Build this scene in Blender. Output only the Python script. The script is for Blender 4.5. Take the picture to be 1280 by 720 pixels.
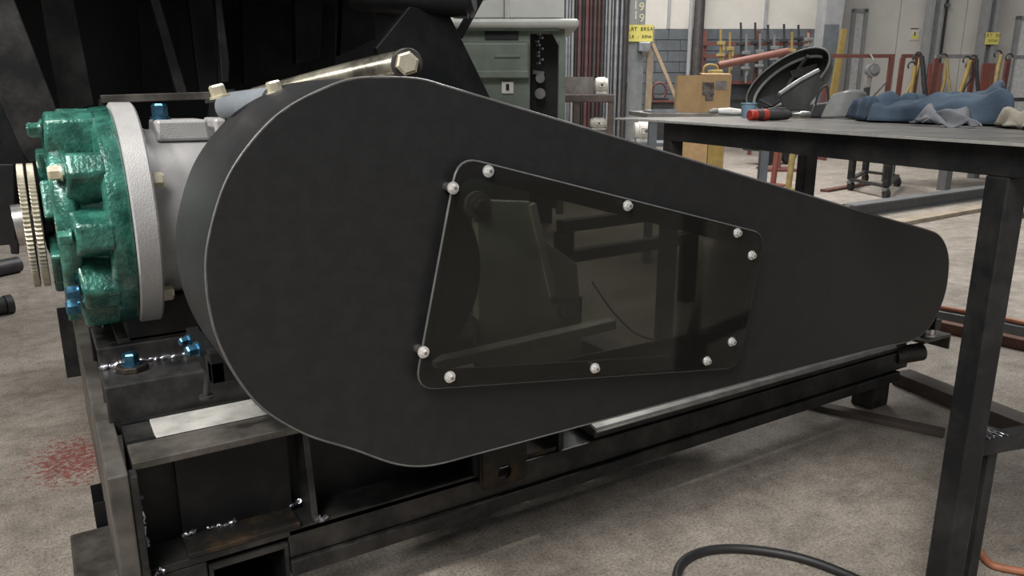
import bpy, bmesh, math, random
from mathutils import Vector, Matrix
random.seed(7)
for o in list(bpy.data.objects): bpy.data.objects.remove(o)
scn = bpy.context.scene
col = scn.collection
PI = math.pi
def rad(a): return a*PI/180

# ------------------------------------------------------------------ camera
CAMH = 1.08
FPX = 950.0
PITCH = rad(14.178)
HEAD = rad(31.789)
cam_d = bpy.data.cameras.new('camera'); cam = bpy.data.objects.new('camera', cam_d); col.objects.link(cam)
cam_d.sensor_width = 36; cam_d.lens = FPX/1280*36; cam_d.clip_start = .02
cam.location = (0, 0, CAMH); cam.rotation_euler = (PI/2-PITCH, 0, -HEAD)
scn.camera = cam

# ------------------------------------------------------------------ world, lamps, exposure
w = bpy.data.worlds.new('hall_daylight'); scn.world = w; w.use_nodes = True
bg = w.node_tree.nodes['Background']; bg.inputs[0].default_value = (.80, .83, .86, 1); bg.inputs[1].default_value = .23
def area(name, loc, target, sx, sy, power, color=(1, 1, 1)):
    d = bpy.data.lights.new(name, 'AREA'); d.shape = 'RECTANGLE'; d.size = sx; d.size_y = sy; d.energy = power; d.color = color
    o = bpy.data.objects.new(name, d); col.objects.link(o); o.location = loc
    o.rotation_euler = (Vector(target)-Vector(loc)).to_track_quat('-Z', 'Y').to_euler()
    return o
area('roof_skylight_near', (-2.2, -1.2, 5.6), (.2, 1.3, 0), 2.2, 4.5, 430, (1, .97, .93))
area('roof_skylight_mid', (5.0, 5.5, 7.0), (5.0, 5.5, 0), 2.5, 7.0, 430, (1, .98, .95))
area('roof_skylight_far', (9.0, 10.0, 7.5), (9.5, 11.0, 0), 2.5, 9.0, 720, (1, .98, .95))
ld = bpy.data.lights.new('motor_fill_spot', 'SPOT'); ld.energy = 400; ld.spot_size = rad(23); ld.spot_blend = .7; ld.shadow_soft_size = .15; ld.color = (1, .97, .92)  # added spot with no visible fixture, brightens the motor and guard rim
lo_ = bpy.data.objects.new('motor_fill_spot', ld); col.objects.link(lo_); lo_.location = (-1.75, 1.40, 2.9)
lo_.rotation_euler = (Vector((.22, 1.62, .92))-Vector(lo_.location)).to_track_quat('-Z', 'Y').to_euler()
vs = scn.view_settings; vs.view_transform = 'Standard'; vs.look = 'None'; vs.exposure = 0.25; vs.gamma = 1; vs.use_curve_mapping = False

# ------------------------------------------------------------------ photograph geometry helpers
_cp, _sp, _ch, _sh = math.cos(PITCH), math.sin(PITCH), math.cos(HEAD), math.sin(HEAD)
RT = Vector((_ch, -_sh, 0)); FWH = Vector((_sh, _ch, 0))
FW = FWH*_cp + Vector((0, 0, -_sp)); UP = RT.cross(FW)
CAM = Vector((0, 0, CAMH))
def U(px, py, **k):
    """world point seen at a pixel of the photograph, on a given plane (x=, y=, z= or forward distance D=)"""
    d = RT*(px-640) + UP*(360-py) + FW*FPX
    if 'D' in k: return CAM + d*(k['D']/d.dot(FWH))
    for a, i in (('x', 0), ('y', 1), ('z', 2)):
        if a in k: return CAM + d*((k[a]-CAM[i])/d[i])
def hall(px, py, D):
    p = U(px, py, D=D); return Vector((p.dot(RT), D, p.z))
def hall2world(v): return RT*v[0] + FWH*v[1] + Vector((0, 0, v[2]))

# ------------------------------------------------------------------ materials
M = {}
def nodes(name):
    m = bpy.data.materials.new(name); m.use_nodes = True
    nt = m.node_tree; b = nt.nodes['Principled BSDF']; M[name] = m
    return m, nt, b
def mat(name, c, rough=.5, metal=0, var=.15, scale=12, bump=0, bscale=200, spec=.5, c2=None, lo=.4, hi=.65, coat=0, rvar=0):
    m, nt, b = nodes(name); L = nt.links; N = nt.nodes
    tc = N.new('ShaderNodeTexCoord'); nz = N.new('ShaderNodeTexNoise')
    nz.inputs['Scale'].default_value = scale; nz.inputs['Detail'].default_value = 6; nz.inputs['Roughness'].default_value = .65
    L.new(tc.outputs['Object'], nz.inputs['Vector'])
    rp = N.new('ShaderNodeValToRGB'); L.new(nz.outputs['Fac'], rp.inputs['Fac'])
    c2 = c2 or tuple(min(1, x*(1+var)) for x in c)
    e = rp.color_ramp.elements
    e[0].position = lo; e[1].position = hi
    e[0].color = (*(x*(1-var) for x in c), 1) if c2 is None else (*(x*(1-var*.6) for x in c), 1)
    e[1].color = (*c2, 1)
    L.new(rp.outputs['Color'], b.inputs['Base Color'])
    b.inputs['Roughness'].default_value = rough; b.inputs['Metallic'].default_value = metal
    b.inputs['Specular IOR Level'].default_value = spec
    if coat: b.inputs['Coat Weight'].default_value = coat; b.inputs['Coat Roughness'].default_value = .12
    if rvar:
        mr = N.new('ShaderNodeMapRange'); mr.inputs['To Min'].default_value = rough-rvar; mr.inputs['To Max'].default_value = rough+rvar
        L.new(nz.outputs['Fac'], mr.inputs['Value']); L.new(mr.outputs['Result'], b.inputs['Roughness'])
    if bump:
        n2 = N.new('ShaderNodeTexNoise'); n2.inputs['Scale'].default_value = bscale; n2.inputs['Detail'].default_value = 3
        L.new(tc.outputs['Object'], n2.inputs['Vector'])
        bp = N.new('ShaderNodeBump'); bp.inputs['Strength'].default_value = bump; bp.inputs['Distance'].default_value = .004
        L.new(n2.outputs['Fac'], bp.inputs['Height']); L.new(bp.outputs['Normal'], b.inputs['Normal'])
    return m
mat('guard_black', (.0138, .0138, .0146), .46, 0, .2, 30, .10, 420, spec=.45)
mat('guard_edge', (.16, .16, .16), .45, .4, .2, 40)
mat('mill_steel', (.030, .030, .031), .42, .55, .3, 9, .06, 90, c2=(.085, .080, .074), lo=.42, hi=.75, rvar=.12)
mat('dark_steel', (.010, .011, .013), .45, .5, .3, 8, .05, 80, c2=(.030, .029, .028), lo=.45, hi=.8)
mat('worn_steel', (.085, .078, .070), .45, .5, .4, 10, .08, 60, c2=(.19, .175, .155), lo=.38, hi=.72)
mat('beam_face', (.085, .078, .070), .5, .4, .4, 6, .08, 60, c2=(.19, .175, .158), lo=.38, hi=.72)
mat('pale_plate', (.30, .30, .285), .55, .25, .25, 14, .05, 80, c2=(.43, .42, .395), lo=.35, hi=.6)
mat('rusty_steel', (.026, .023, .020), .5, .45, .5, 14, .1, 80, c2=(.105, .062, .030), lo=.5, hi=.82)
mat('weld', (.30, .30, .34), .25, .9, .5, 60, .5, 120, c2=(.75, .75, .82))
mat('zinc', (.88, .87, .85), .24, .72, .1, 30)
mat('gold_zinc', (.74, .68, .52), .32, .75, .15, 30)
mat('blue_zinc', (.03, .10, .17), .22, .85, .3, 40, c2=(.07, .19, .29))
mat('dark_hole', (.004, .004, .005), .8, 0, .1)
mat('black_rubber', (.016, .016, .017), .5, 0, .2, 30)
mat('green_paint', (.012, .078, .058), .24, .2, .35, 26, .6, 120, coat=.6, c2=(.04, .17, .13))
mat('grey_cast', (.33, .325, .325), .42, .25, .08, 20, .22, 330)
mat('ivory_disc', (.40, .37, .29), .38, .55, .25, 40, .1, 100)
mat('bright_steel', (.46, .45, .43), .24, .9, .2, 30)
mat('pulley_pale', (.74, .69, .62), .5, .1, .1, 12)  # base colour paled to make up for light the guard keeps off the pulley
mat('pedestal_green', (.34, .39, .31), .5, 0, .25, 7)  # green lightened in place of light blocked by the guard
mat('heat_tube', (.13, .12, .10), .30, .8, .4, 9, c2=(.42, .39, .31), lo=.42, hi=.62)
mat('machine_green', (.165, .205, .170), .5, .05, .18, 5, .05, 60)
mat('machine_light', (.47, .48, .455), .5, 0, .06, 6)
mat('machine_top', (.40, .41, .385), .45, .1, .1, 8)
mat('switch_white', (.72, .70, .66), .5)
mat('grease_black', (.008, .008, .009), .4, 0, .4, 30)
mat('bench_brown', (.105, .082, .074), .6, .2, .25, 12)
mat('bench_slab', (.21, .195, .18), .6, .1, .3, 12)
mat('motor_white', (.62, .59, .53), .5, 0, .15, 18, c2=(.74, .72, .66))
mat('pipe_silver', (.40, .42, .45), .33, .7, .25, 9)
mat('pipe_maroon', (.125, .060, .060), .5, .1, .25, 8)
mat('pipe_dark', (.07, .062, .062), .5, .2, .25, 8)
mat('column_grey', (.30, .305, .31), .6, .05, .12, 5)
mat('column_dark', (.125, .14, .155), .6, .05, .2, 5)
mat('post_grey', (.235, .25, .26), .6, .05, .18, 6)
mat('wall_white', (.60, .575, .53), .85, 0, .07, 1.4, .1, 25)
mat('wall_warm', (.555, .53, .485), .85, 0, .07, 1.4, .1, 25)
mat('block_grey', (.105, .117, .128), .8, 0, .2, 3, .2, 30)
mat('mortar', (.060, .066, .072), .9)
mat('sign_yellow', (.74, .66, .17), .6, 0, .06, 20)
mat('sign_ink', (.06, .055, .03), .7)
mat('paint_yellowed', (.62, .58, .40), .7)
mat('sign_white', (.62, .62, .60), .6)
mat('lumber', (.33, .27, .195), .75, 0, .2, 10, .1, 60)
mat('stick_wood', (.36, .265, .17), .7, 0, .15, 12)
mat('cardboard', (.40, .265, .135), .85, 0, .12, 9)
mat('tape_dark', (.075, .065, .06), .5, 0, .4, 30, c2=(.19, .17, .15))
mat('red_oxide', (.135, .048, .039), .55, .05, .2, 8)
mat('copper_red', (.21, .088, .066), .5, .1, .15, 8)
mat('safety_red', (.21, .062, .045), .5, 0, .15, 8)
mat('safety_yellow', (.29, .205, .062), .5, 0, .2, 9)
mat('dirty_yellow', (.30, .225, .085), .55, 0, .3, 9)
mat('clamp_grey', (.20, .205, .205), .5, .3, .3, 14)
mat('clamp_dark', (.045, .045, .048), .5, .3, .3, 14)
mat('table_plate', (.060, .054, .048), .36, .45, .3, 6, .05, 60, c2=(.135, .122, .105), lo=.36, hi=.7, rvar=.1)
mat('table_edge', (.62, .61, .58), .4, .5, .15, 40)
mat('table_leg', (.030, .031, .034), .42, .5, .3, 7, .06, 60, c2=(.062, .061, .060))
mat('helmet_shell', (.055, .056, .054), .38, .1, .25, 14)
mat('helmet_inner', (.10, .10, .098), .55, 0, .3, 20)
mat('visor_grey', (.27, .275, .27), .3, .1, .2, 14)
mat('tool_red', (.33, .035, .025), .4)
mat('tool_body', (.055, .055, .055), .35, .3)
mat('cup_blue', (.17, .27, .36), .4)
mat('canvas_tan', (.22, .20, .16), .9, 0, .2, 20, .3, 220)
mat('floor_steel', (.155, .16, .165), .55, .3, .15, 6)
mat('timber', (.30, .25, .19), .8, 0, .25, 9, .1, 50)
mat('timber_dark', (.075, .06, .05), .8, 0, .25, 9)
mat('orange_hose', (.36, .14, .075), .5)
mat('rust_bar', (.115, .052, .036), .7, .1, .3, 14)
def denim():
    m, nt, b = nodes('denim'); L = nt.links; N = nt.nodes
    tc = N.new('ShaderNodeTexCoord'); n1 = N.new('ShaderNodeTexNoise'); n1.inputs['Scale'].default_value = 7; n1.inputs['Detail'].default_value = 5
    n2 = N.new('ShaderNodeTexNoise'); n2.inputs['Scale'].default_value = 260
    wv = N.new('ShaderNodeTexWave'); wv.inputs['Scale'].default_value = 160; wv.inputs['Distortion'].default_value = 1
    for n in (n1, n2, wv): L.new(tc.outputs['Object'], n.inputs['Vector'])
    r = N.new('ShaderNodeValToRGB'); r.color_ramp.elements[0].position = .35; r.color_ramp.elements[1].position = .7
    r.color_ramp.elements[0].color = (.034, .052, .078, 1); r.color_ramp.elements[1].color = (.088, .122, .165, 1)
    L.new(n1.outputs['Fac'], r.inputs['Fac'])
    mx = N.new('ShaderNodeMixRGB'); mx.blend_type = 'MULTIPLY'; mx.inputs['Fac'].default_value = .10
    L.new(r.outputs['Color'], mx.inputs['Color1']); L.new(wv.outputs['Color'], mx.inputs['Color2']); L.new(mx.outputs['Color'], b.inputs['Base Color'])
    b.inputs['Roughness'].default_value = .95; b.inputs['Specular IOR Level'].default_value = .15
    bp = N.new('ShaderNodeBump'); bp.inputs['Strength'].default_value = .4; bp.inputs['Distance'].default_value = .002
    L.new(n2.outputs['Fac'], bp.inputs['Height']); L.new(bp.outputs['Normal'], b.inputs['Normal'])
denim()
mat('denim_reverse', (.135, .14, .155), .95, 0, .15, 20, .3, 260, spec=.15)
def acrylic():
    m, nt, b = nodes('smoked_acrylic'); L = nt.links; N = nt.nodes
    N.remove(b); out = N['Material Output']
    tr = N.new('ShaderNodeBsdfTransparent'); tr.inputs['Color'].default_value = (.285, .285, .268, 1)
    gl = N.new('ShaderNodeBsdfGlossy'); gl.inputs['Roughness'].default_value = .06; gl.inputs['Color'].default_value = (.9, .9, .9, 1)
    df = N.new('ShaderNodeBsdfDiffuse'); df.inputs['Color'].default_value = (.42, .40, .35, 1)
    hz = N.new('ShaderNodeMixShader'); hz.inputs['Fac'].default_value = .026
    L.new(tr.outputs[0], hz.inputs[1]); L.new(df.outputs[0], hz.inputs[2])
    fr = N.new('ShaderNodeFresnel'); fr.inputs['IOR'].default_value = 1.35
    mx = N.new('ShaderNodeMixShader'); L.new(fr.outputs['Fac'], mx.inputs['Fac']); L.new(hz.outputs[0], mx.inputs[1]); L.new(gl.outputs[0], mx.inputs[2])
    L.new(mx.outputs[0], out.inputs['Surface'])
acrylic()
def floor_mat():
    m, nt, b = nodes('concrete_floor'); L = nt.links; N = nt.nodes
    tc = N.new('ShaderNodeTexCoord')
    def noise(s, d=6, r=.6, vec=None):
        n = N.new('ShaderNodeTexNoise'); n.inputs['Scale'].default_value = s; n.inputs['Detail'].default_value = d; n.inputs['Roughness'].default_value = r
        L.new(vec or tc.outputs['Object'], n.inputs['Vector']); return n
    def ramp(src, p0, c0, p1, c1):
        r = N.new('ShaderNodeValToRGB'); e = r.color_ramp.elements; e[0].position = p0; e[1].position = p1; e[0].color = (*c0, 1); e[1].color = (*c1, 1)
        L.new(src, r.inputs['Fac']); return r
    def mul(a, bb, f=1.0, t='MULTIPLY'):
        x = N.new('ShaderNodeMixRGB'); x.blend_type = t
        if isinstance(f, float): x.inputs['Fac'].default_value = f
        else: L.new(f, x.inputs['Fac'])
        L.new(a, x.inputs['Color1'])
        if isinstance(bb, tuple): x.inputs['Color2'].default_value = (*bb, 1)
        else: L.new(bb, x.inputs['Color2'])
        return x.outputs['Color']
    base = ramp(noise(1.3).outputs['Fac'], .33, (.275, .243, .208), .68, (.415, .372, .325)).outputs['Color']
    med = ramp(noise(11, 7, .72).outputs['Fac'], .32, (.66, .65, .64), .62, (1.08, 1.08, 1.08)).outputs['Color']
    fine = ramp(noise(130, 6, .8).outputs['Fac'], .36, (.50, .49, .48), .58, (1.12, 1.12, 1.12)).outputs['Color']
    pits = ramp(noise(34, 4, .6).outputs['Fac'], .29, (.28, .27, .26), .335, (1, 1, 1)).outputs['Color']
    c = mul(base, fine); c = mul(c, med); c = mul(c, pits, .7)
    speck = ramp(noise(260, 3, .6).outputs['Fac'], .30, (.42, .41, .40), .43, (1, 1, 1)).outputs['Color']
    c = mul(c, speck, .7)
    mp = N.new('ShaderNodeMapping'); mp.inputs['Scale'].default_value = (1, 3.2, 1); mp.inputs['Rotation'].default_value = (0, 0, .5); L.new(tc.outputs['Object'], mp.inputs['Vector'])
    st = ramp(noise(2.1, 7, .7, mp.outputs['Vector']).outputs['Fac'], .30, (.55, .54, .53), .47, (1, 1, 1)).outputs['Color']
    c = mul(c, st, .75)
    # cracks
    vo = N.new('ShaderNodeTexVoronoi'); vo.feature = 'DISTANCE_TO_EDGE'; vo.inputs['Scale'].default_value = .55
    wn = noise(3.0, 5, .6); ad = N.new('ShaderNodeMixRGB'); ad.blend_type = 'ADD'; ad.inputs['Fac'].default_value = .35
    L.new(tc.outputs['Object'], ad.inputs['Color1']); L.new(wn.outputs['Color'], ad.inputs['Color2']); L.new(ad.outputs['Color'], vo.inputs['Vector'])
    cr = ramp(vo.outputs['Distance'], .0, (.45, .44, .43), .006, (1, 1, 1)).outputs['Color']
    c = mul(c, cr, .3)
    # spilled red paint chips beside the skid
    sep = N.new('ShaderNodeVectorMath'); sep.operation = 'DISTANCE'; sep.inputs[1].default_value = (-.135, 2.46, 0)
    ms = N.new('ShaderNodeMapping'); ms.inputs['Scale'].default_value = (1, .62, 1); L.new(tc.outputs['Object'], ms.inputs['Vector'])
    sep.inputs[1].default_value = (-.02, 2.52*.62, 0); L.new(ms.outputs['Vector'], sep.inputs[0])
    near = N.new('ShaderNodeMapRange'); near.inputs['From Min'].default_value = .30; near.inputs['From Max'].default_value = .05; near.inputs['To Min'].default_value = -.20; near.inputs['To Max'].default_value = .13
    L.new(sep.outputs['Value'], near.inputs['Value'])
    rn = noise(60, 6, .75); am = N.new('ShaderNodeMath'); am.operation = 'ADD'; L.new(rn.outputs['Fac'], am.inputs[0]); L.new(near.outputs['Result'], am.inputs[1])
    rf = ramp(am.outputs[0], .55, (0, 0, 0), .64, (.8, .8, .8)).outputs['Color']
    c = mul(c, (.19, .022, .020), rf, 'MIX')
    L.new(c, b.inputs['Base Color']); b.inputs['Roughness'].default_value = .75; b.inputs['Specular IOR Level'].default_value = .3
    bp = N.new('ShaderNodeBump'); bp.inputs['Strength'].default_value = .35; bp.inputs['Distance'].default_value = .006
    L.new(noise(60, 6, .7).outputs['Fac'], bp.inputs['Height']); L.new(bp.outputs['Normal'], b.inputs['Normal'])
floor_mat()

# ------------------------------------------------------------------ mesh helpers
class MB:
    def __init__(s): s.v = []; s.f = []
    def add(s, vs, fs):
        n = len(s.v); s.v += [tuple(p) for p in vs]; s.f += [tuple(i+n for i in f) for f in fs]; return s
    def box(s, a, b):
        x0, y0, z0 = a; x1, y1, z1 = b
        return s.add([(x0,y0,z0),(x1,y0,z0),(x1,y1,z0),(x0,y1,z0),(x0,y0,z1),(x1,y0,z1),(x1,y1,z1),(x0,y1,z1)],
                     [(0,3,2,1),(4,5,6,7),(0,1,5,4),(1,2,6,5),(2,3,7,6),(3,0,4,7)])
    def hexa(s, q, d):
        """thick quad: four corners q, extruded by vector d"""
        q = [Vector(p) for p in q]; d = Vector(d); n = len(q)
        vs = q+[p+d for p in q]
        fs = [tuple(range(n-1, -1, -1)), tuple(range(n, 2*n))]+[(i, (i+1)%n, n+(i+1)%n, n+i) for i in range(n)]
        return s.add(vs, fs)
    def cyl(s, p0, p1, r0, r1=None, n=20, roll=0.0, caps=True):
        p0 = Vector(p0); p1 = Vector(p1); r1 = r0 if r1 is None else r1
        ax = (p1-p0).normalized(); t = Vector((0, 0, 1)) if abs(ax.z) < .9 else Vector((1, 0, 0))
        u = ax.cross(t).normalized(); v = ax.cross(u)
        vs = []
        for p, r in ((p0, r0), (p1, r1)):
            for i in range(n):
                a = 2*PI*i/n+roll; vs.append(p+u*(r*math.cos(a))+v*(r*math.sin(a)))
        fs = [(i, i+n, (i+1)%n+n, (i+1)%n) for i in range(n)]
        if caps: fs += [tuple(range(n)), tuple(range(2*n-1, n-1, -1))]
        return s.add(vs, fs)
    def beam(s, p0, p1, wx, wz, up=(0, 0, 1)):
        p0 = Vector(p0); p1 = Vector(p1); ax = (p1-p0).normalized(); up = Vector(up)
        if abs(ax.dot(up)) > .98: up = Vector((0, 1, 0))
        u = ax.cross(up).normalized()*wx/2; v = u.cross(ax).normalized()*wz/2
        q = [p0-u-v, p0+u-v, p0+u+v, p0-u+v]
        return s.hexa(q, p1-p0)
    def lathe(s, axis_p, axis, prof, n=40, teeth=None):
        """profile of (distance along axis, radius) turned about an axis"""
        axis_p = Vector(axis_p); ax = Vector(axis).normalized(); t = Vector((0, 0, 1)) if abs(ax.z) < .9 else Vector((1, 0, 0))
        u = ax.cross(t).normalized(); v = ax.cross(u); k = len(prof); vs = []
        for i in range(n):
            a = 2*PI*i/n
            for j, (d, r) in enumerate(prof):
                if teeth and j in teeth and i % 2: r -= teeth[j]
                vs.append(axis_p+ax*d+u*(r*math.cos(a))+v*(r*math.sin(a)))
        fs = [(i*k+j, i*k+j+1, ((i+1)%n)*k+j+1, ((i+1)%n)*k+j) for i in range(n) for j in range(k-1)]
        fs += [tuple(i*k for i in range(n)), tuple(i*k+k-1 for i in range(n-1, -1, -1))]
        return s.add(vs, fs)
    def tube(s, pts, r, n=8, closed=False):
        pts = [Vector(p) for p in pts]; k = len(pts); vs = []
        rs = r if isinstance(r, list) else [r]*k
        nrm = None
        for i, p in enumerate(pts):
            a = pts[(i-1) % k] if (i or closed) else p; b = pts[(i+1) % k] if (i < k-1 or closed) else p
            t = (b-a).normalized()
            if nrm is None: nrm = t.orthogonal().normalized()
            nrm = (nrm-t*nrm.dot(t)).normalized(); bn = t.cross(nrm)
            for j in range(n):
                q = 2*PI*j/n; vs.append(p+nrm*(rs[i]*math.cos(q))+bn*(rs[i]*math.sin(q)))
        m = k if closed else k-1
        fs = [(i*n+j, i*n+(j+1)%n, ((i+1)%k)*n+(j+1)%n, ((i+1)%k)*n+j) for i in range(m) for j in range(n)]
        if not closed: fs += [tuple(range(n-1, -1, -1)), tuple((k-1)*n+j for j in range(n))]
        return s.add(vs, fs)
    def build(s, name, m, parent=None, smooth=None, bevel=0, origin=None, rz=0.0, seg=2):
        """link as one mesh object; vertices are in the parent's frame, or in the world when there is no parent"""
        me = bpy.data.meshes.new(name)
        o = Vector(origin) if origin is not None else Vector((0, 0, 0))
        R = Matrix.Rotation(-rz, 3, 'Z')
        me.from_pydata([tuple(R @ (Vector(p)-o)) for p in s.v], [], s.f); me.validate()
        bm = bmesh.new(); bm.from_mesh(me); bmesh.ops.recalc_face_normals(bm, faces=bm.faces); bm.to_mesh(me); bm.free()
        me.materials.append(M[m])
        if smooth:
            me.polygons.foreach_set('use_smooth', [True]*len(me.polygons)); me.set_sharp_from_angle(angle=rad(smooth))
        ob = bpy.data.objects.new(name, me); col.objects.link(ob)
        ob.location = o; ob.rotation_euler = (0, 0, rz)
        if parent is not None: ob.parent = parent
        if bevel:
            b = ob.modifiers.new('bevel', 'BEVEL'); b.width = bevel; b.segments = seg; b.limit_method = 'ANGLE'; b.angle_limit = rad(35)
        return ob
def tag(o, label=None, cat=None, group=None, kind=None):
    if label: o['label'] = label
    if cat: o['category'] = cat
    if group: o['group'] = group
    if kind: o['kind'] = kind
    return o
class Thing:
    """an Empty at the base of a thing; parts are given in world coordinates (or hall coordinates when hall=True)"""
    def __init__(s, name, label, cat, loc, group=None, hallframe=False, kind=None):
        s.h = hallframe; s.o = Vector(loc)
        s.e = bpy.data.objects.new(name, None); col.objects.link(s.e); s.e.empty_display_size = .1
        s.e.location = hall2world(loc) if hallframe else loc
        if hallframe: s.e.rotation_euler = (0, 0, -HEAD)
        tag(s.e, label, cat, group, kind)
    def part(s, name, mb, m, smooth=None, bevel=0, label=None, parent=None, seg=2):
        mb.v = [tuple(Vector(p)-s.o) for p in mb.v]
        ob = mb.build(name, m, parent or s.e, smooth, bevel, seg=seg)
        if label: ob['label'] = label
        return ob
def hallobj(name, mb, m, origin, label, cat, group=None, smooth=None, bevel=0, kind=None):
    """a thing that is a single mesh, given in hall coordinates"""
    o = Vector(origin); mb.v = [tuple(Vector(p)-o) for p in mb.v]
    ob = mb.build(name, m, None, smooth, bevel); ob.location = hall2world(o); ob.rotation_euler = (0, 0, -HEAD)
    return tag(ob, label, cat, group, kind)
def prect(mb, x0, y0, x1, y1, D, depth):
    """box in hall coordinates whose front face covers a pixel rectangle at distance D"""
    a = hall((x0), (y0+y1)/2, D); b = hall(x1, (y0+y1)/2, D); zt = hall((x0+x1)/2, y0, D).z; zb = hall((x0+x1)/2, y1, D).z
    return mb.box((a.x, D, zb), (b.x, D+depth, zt))
def hexbolt(mb, p, axis, r, h, wr=0, wh=0):
    p = Vector(p); ax = Vector(axis).normalized()
    if wr: mb.cyl(p, p+ax*wh, wr, wr*.97, 18); p = p+ax*wh
    mb.cyl(p, p+ax*h*.85, r, r, 6, .3); mb.cyl(p+ax*h*.85, p+ax*h, r*.97, r*.78, 6, .3)
    return mb
def bead(mb, p0, p1, r=.005, n=18, jit=.4):
    p0 = Vector(p0); p1 = Vector(p1)
    pts = []; rs = []
    for i in range(n):
        t = i/(n-1); pts.append(p0.lerp(p1, t)+Vector([random.uniform(-1, 1)*r*jit for _ in range(3)])); rs.append(r*random.uniform(.6, 1.25))
    return mb.tube(pts, rs, 7)
def spline(pts, n=6, closed=True):
    out = []; k = len(pts)
    for i in range(k if closed else k-1):
        if closed: a, b, c, d = (pts[(i+j-1) % k] for j in range(4))
        else: a, b, c, d = pts[max(i-1, 0)], pts[i], pts[i+1], pts[min(i+2, k-1)]
        a, b, c, d = map(Vector, (a, b, c, d))
        def tj(ti, p, q): return ti+max((q-p).length, 1e-6)**.5
        t0 = 0; t1 = tj(t0, a, b) if a != b else .01; t2 = tj(t1, b, c); t3 = tj(t2, c, d) if c != d else t2+.01
        for j in range(n):
            t = t1+(t2-t1)*j/n
            A1 = a*((t1-t)/(t1-t0))+b*((t-t0)/(t1-t0)); A2 = b*((t2-t)/(t2-t1))+c*((t-t1)/(t2-t1)); A3 = c*((t3-t)/(t3-t2))+d*((t-t2)/(t3-t2))
            B1 = A1*((t2-t)/(t2-t0))+A2*((t-t0)/(t2-t0)); B2 = A2*((t3-t)/(t3-t1))+A3*((t-t1)/(t3-t1))
            out.append(B1*((t2-t)/(t2-t1))+B2*((t-t1)/(t2-t1)))
    if not closed: out.append(Vector(pts[-1]))
    return out
def rounded_poly(c, r, n=5):
    out = []; k = len(c)
    for i in range(k):
        p = Vector(c[i]); a = (Vector(c[i-1])-p).normalized(); b = (Vector(c[(i+1) % k])-p).normalized()
        s = p+a*r; e = p+b*r
        for j in range(n+1):
            t = j/n; out.append(s*(1-t)**2+p*2*t*(1-t)+e*t*t)
    return out
def text_mesh(name, body, size, m, parent, loc, rot, ext=.001):
    """flat print: every character an object of its own, set along the local x axis"""
    adv = size*.66; n_ = len(body)
    for i, ch_ in enumerate(body):
        if ch_ == ' ': continue
        cu = bpy.data.curves.new(name, 'FONT'); cu.body = ch_; cu.size = size; cu.extrude = ext; cu.offset = size*.012; cu.align_x = 'CENTER'; cu.align_y = 'CENTER'
        t = bpy.data.objects.new(name, cu); col.objects.link(t)
        bpy.context.view_layer.update()
        me = bpy.data.meshes.new_from_object(t.evaluated_get(bpy.context.evaluated_depsgraph_get()))
        bpy.data.objects.remove(t); bpy.data.curves.remove(cu)
        me.name = name; me.materials.clear(); me.materials.append(M[m])
        o = bpy.data.objects.new(name, me); col.objects.link(o); o.parent = parent
        o.location = (loc[0]+(i-(n_-1)/2)*adv, loc[1], loc[2]); o.rotation_euler = rot

# ================================================================== THE SETTING
WD = 17.0        # distance of the long wall
fl = MB().add([(-12, -6, 0), (34, -6, 0), (34, 34, 0), (-12, 34, 0), (-12, -6, -.2), (34, -6, -.2), (34, 34, -.2), (-12, 34, -.2)],
              [(0,1,2,3),(4,7,6,5),(0,4,5,1),(1,5,6,2),(2,6,7,3),(3,7,4,0)]).build('floor', 'concrete_floor')
tag(fl, 'worn grey concrete workshop floor with cracks and stains', kind='structure')
# long wall: grey painted block dado below warm white panels
wall = Thing('wall_back', 'long workshop wall with grey block dado under off-white panels', None, (0, WD, 0), hallframe=True, kind='structure')
xl = hall(470, 60, WD).x; xr = hall(1042, 60, WD).x; zb = hall(900, 36, WD).z
wall.part('mortar_bed', MB().box((xl, WD+.03, 0), (xr, WD+.3, zb-.01)), 'mortar')
ch = zb/11; bl = .52; proto = None
for r in range(11):
    x = xl-(bl/2 if r % 2 else 0); i = 0
    while x < xr-.05:
        a = max(x, xl); b = min(x+bl, xr)
        if b-a > .06 and b > hall(690, 60, WD).x:
            wall.part('block', MB().box((a+.006, WD+random.uniform(-.003, .003), r*ch+.007), (b-.006, WD+.06, (r+1)*ch-.007)), 'block_grey')
        x += bl
edges = [470, 600, 720, 836, 957, 1042]
for a, b in zip(edges, edges[1:]):
    wall.part('panel', MB().box((hall(a, 20, WD).x+.012, WD+.02, zb), (hall(b, 20, WD).x-.012, WD+.3, 5.2)), 'wall_warm')
for px in (836, 957):
    wall.part('joint_cover', MB().box((hall(px, 20, WD).x-.03, WD-.02, zb), (hall(px, 20, WD).x+.03, WD+.04, 5.2)), 'column_grey')
# white wall at the right
wr = Thing('wall_right', 'plain off-white workshop wall behind the red barrier frames', None, (0, WD+1, 0), hallframe=True, kind='structure')
D2 = WD+1
e2 = [1042, 1120, 1202, 1290, 1420]
for a, b in zip(e2, e2[1:]):
    wr.part('panel', MB().box((hall(a, 60, D2).x+.008, D2, 0), (hall(b, 60, D2).x-.008, D2+.3, 5.5)), 'wall_white')
wl = Thing('wall_left', 'plain off-white side wall of the workshop far behind the gearmotor', None, (-9, 8, 0), hallframe=True, kind='structure')
for k in range(6): wl.part('panel', MB().box((-9.3, -7+4*k+.01, 0), (-9, -3+4*k-.01, 5.5)), 'wall_warm')
for k in range(2): wall.part('panel', MB().box((-9+3.03*k, WD+.02, 0), (-9+3.03*(k+1)-.012, WD+.3, 5.2)), 'wall_warm')
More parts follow.
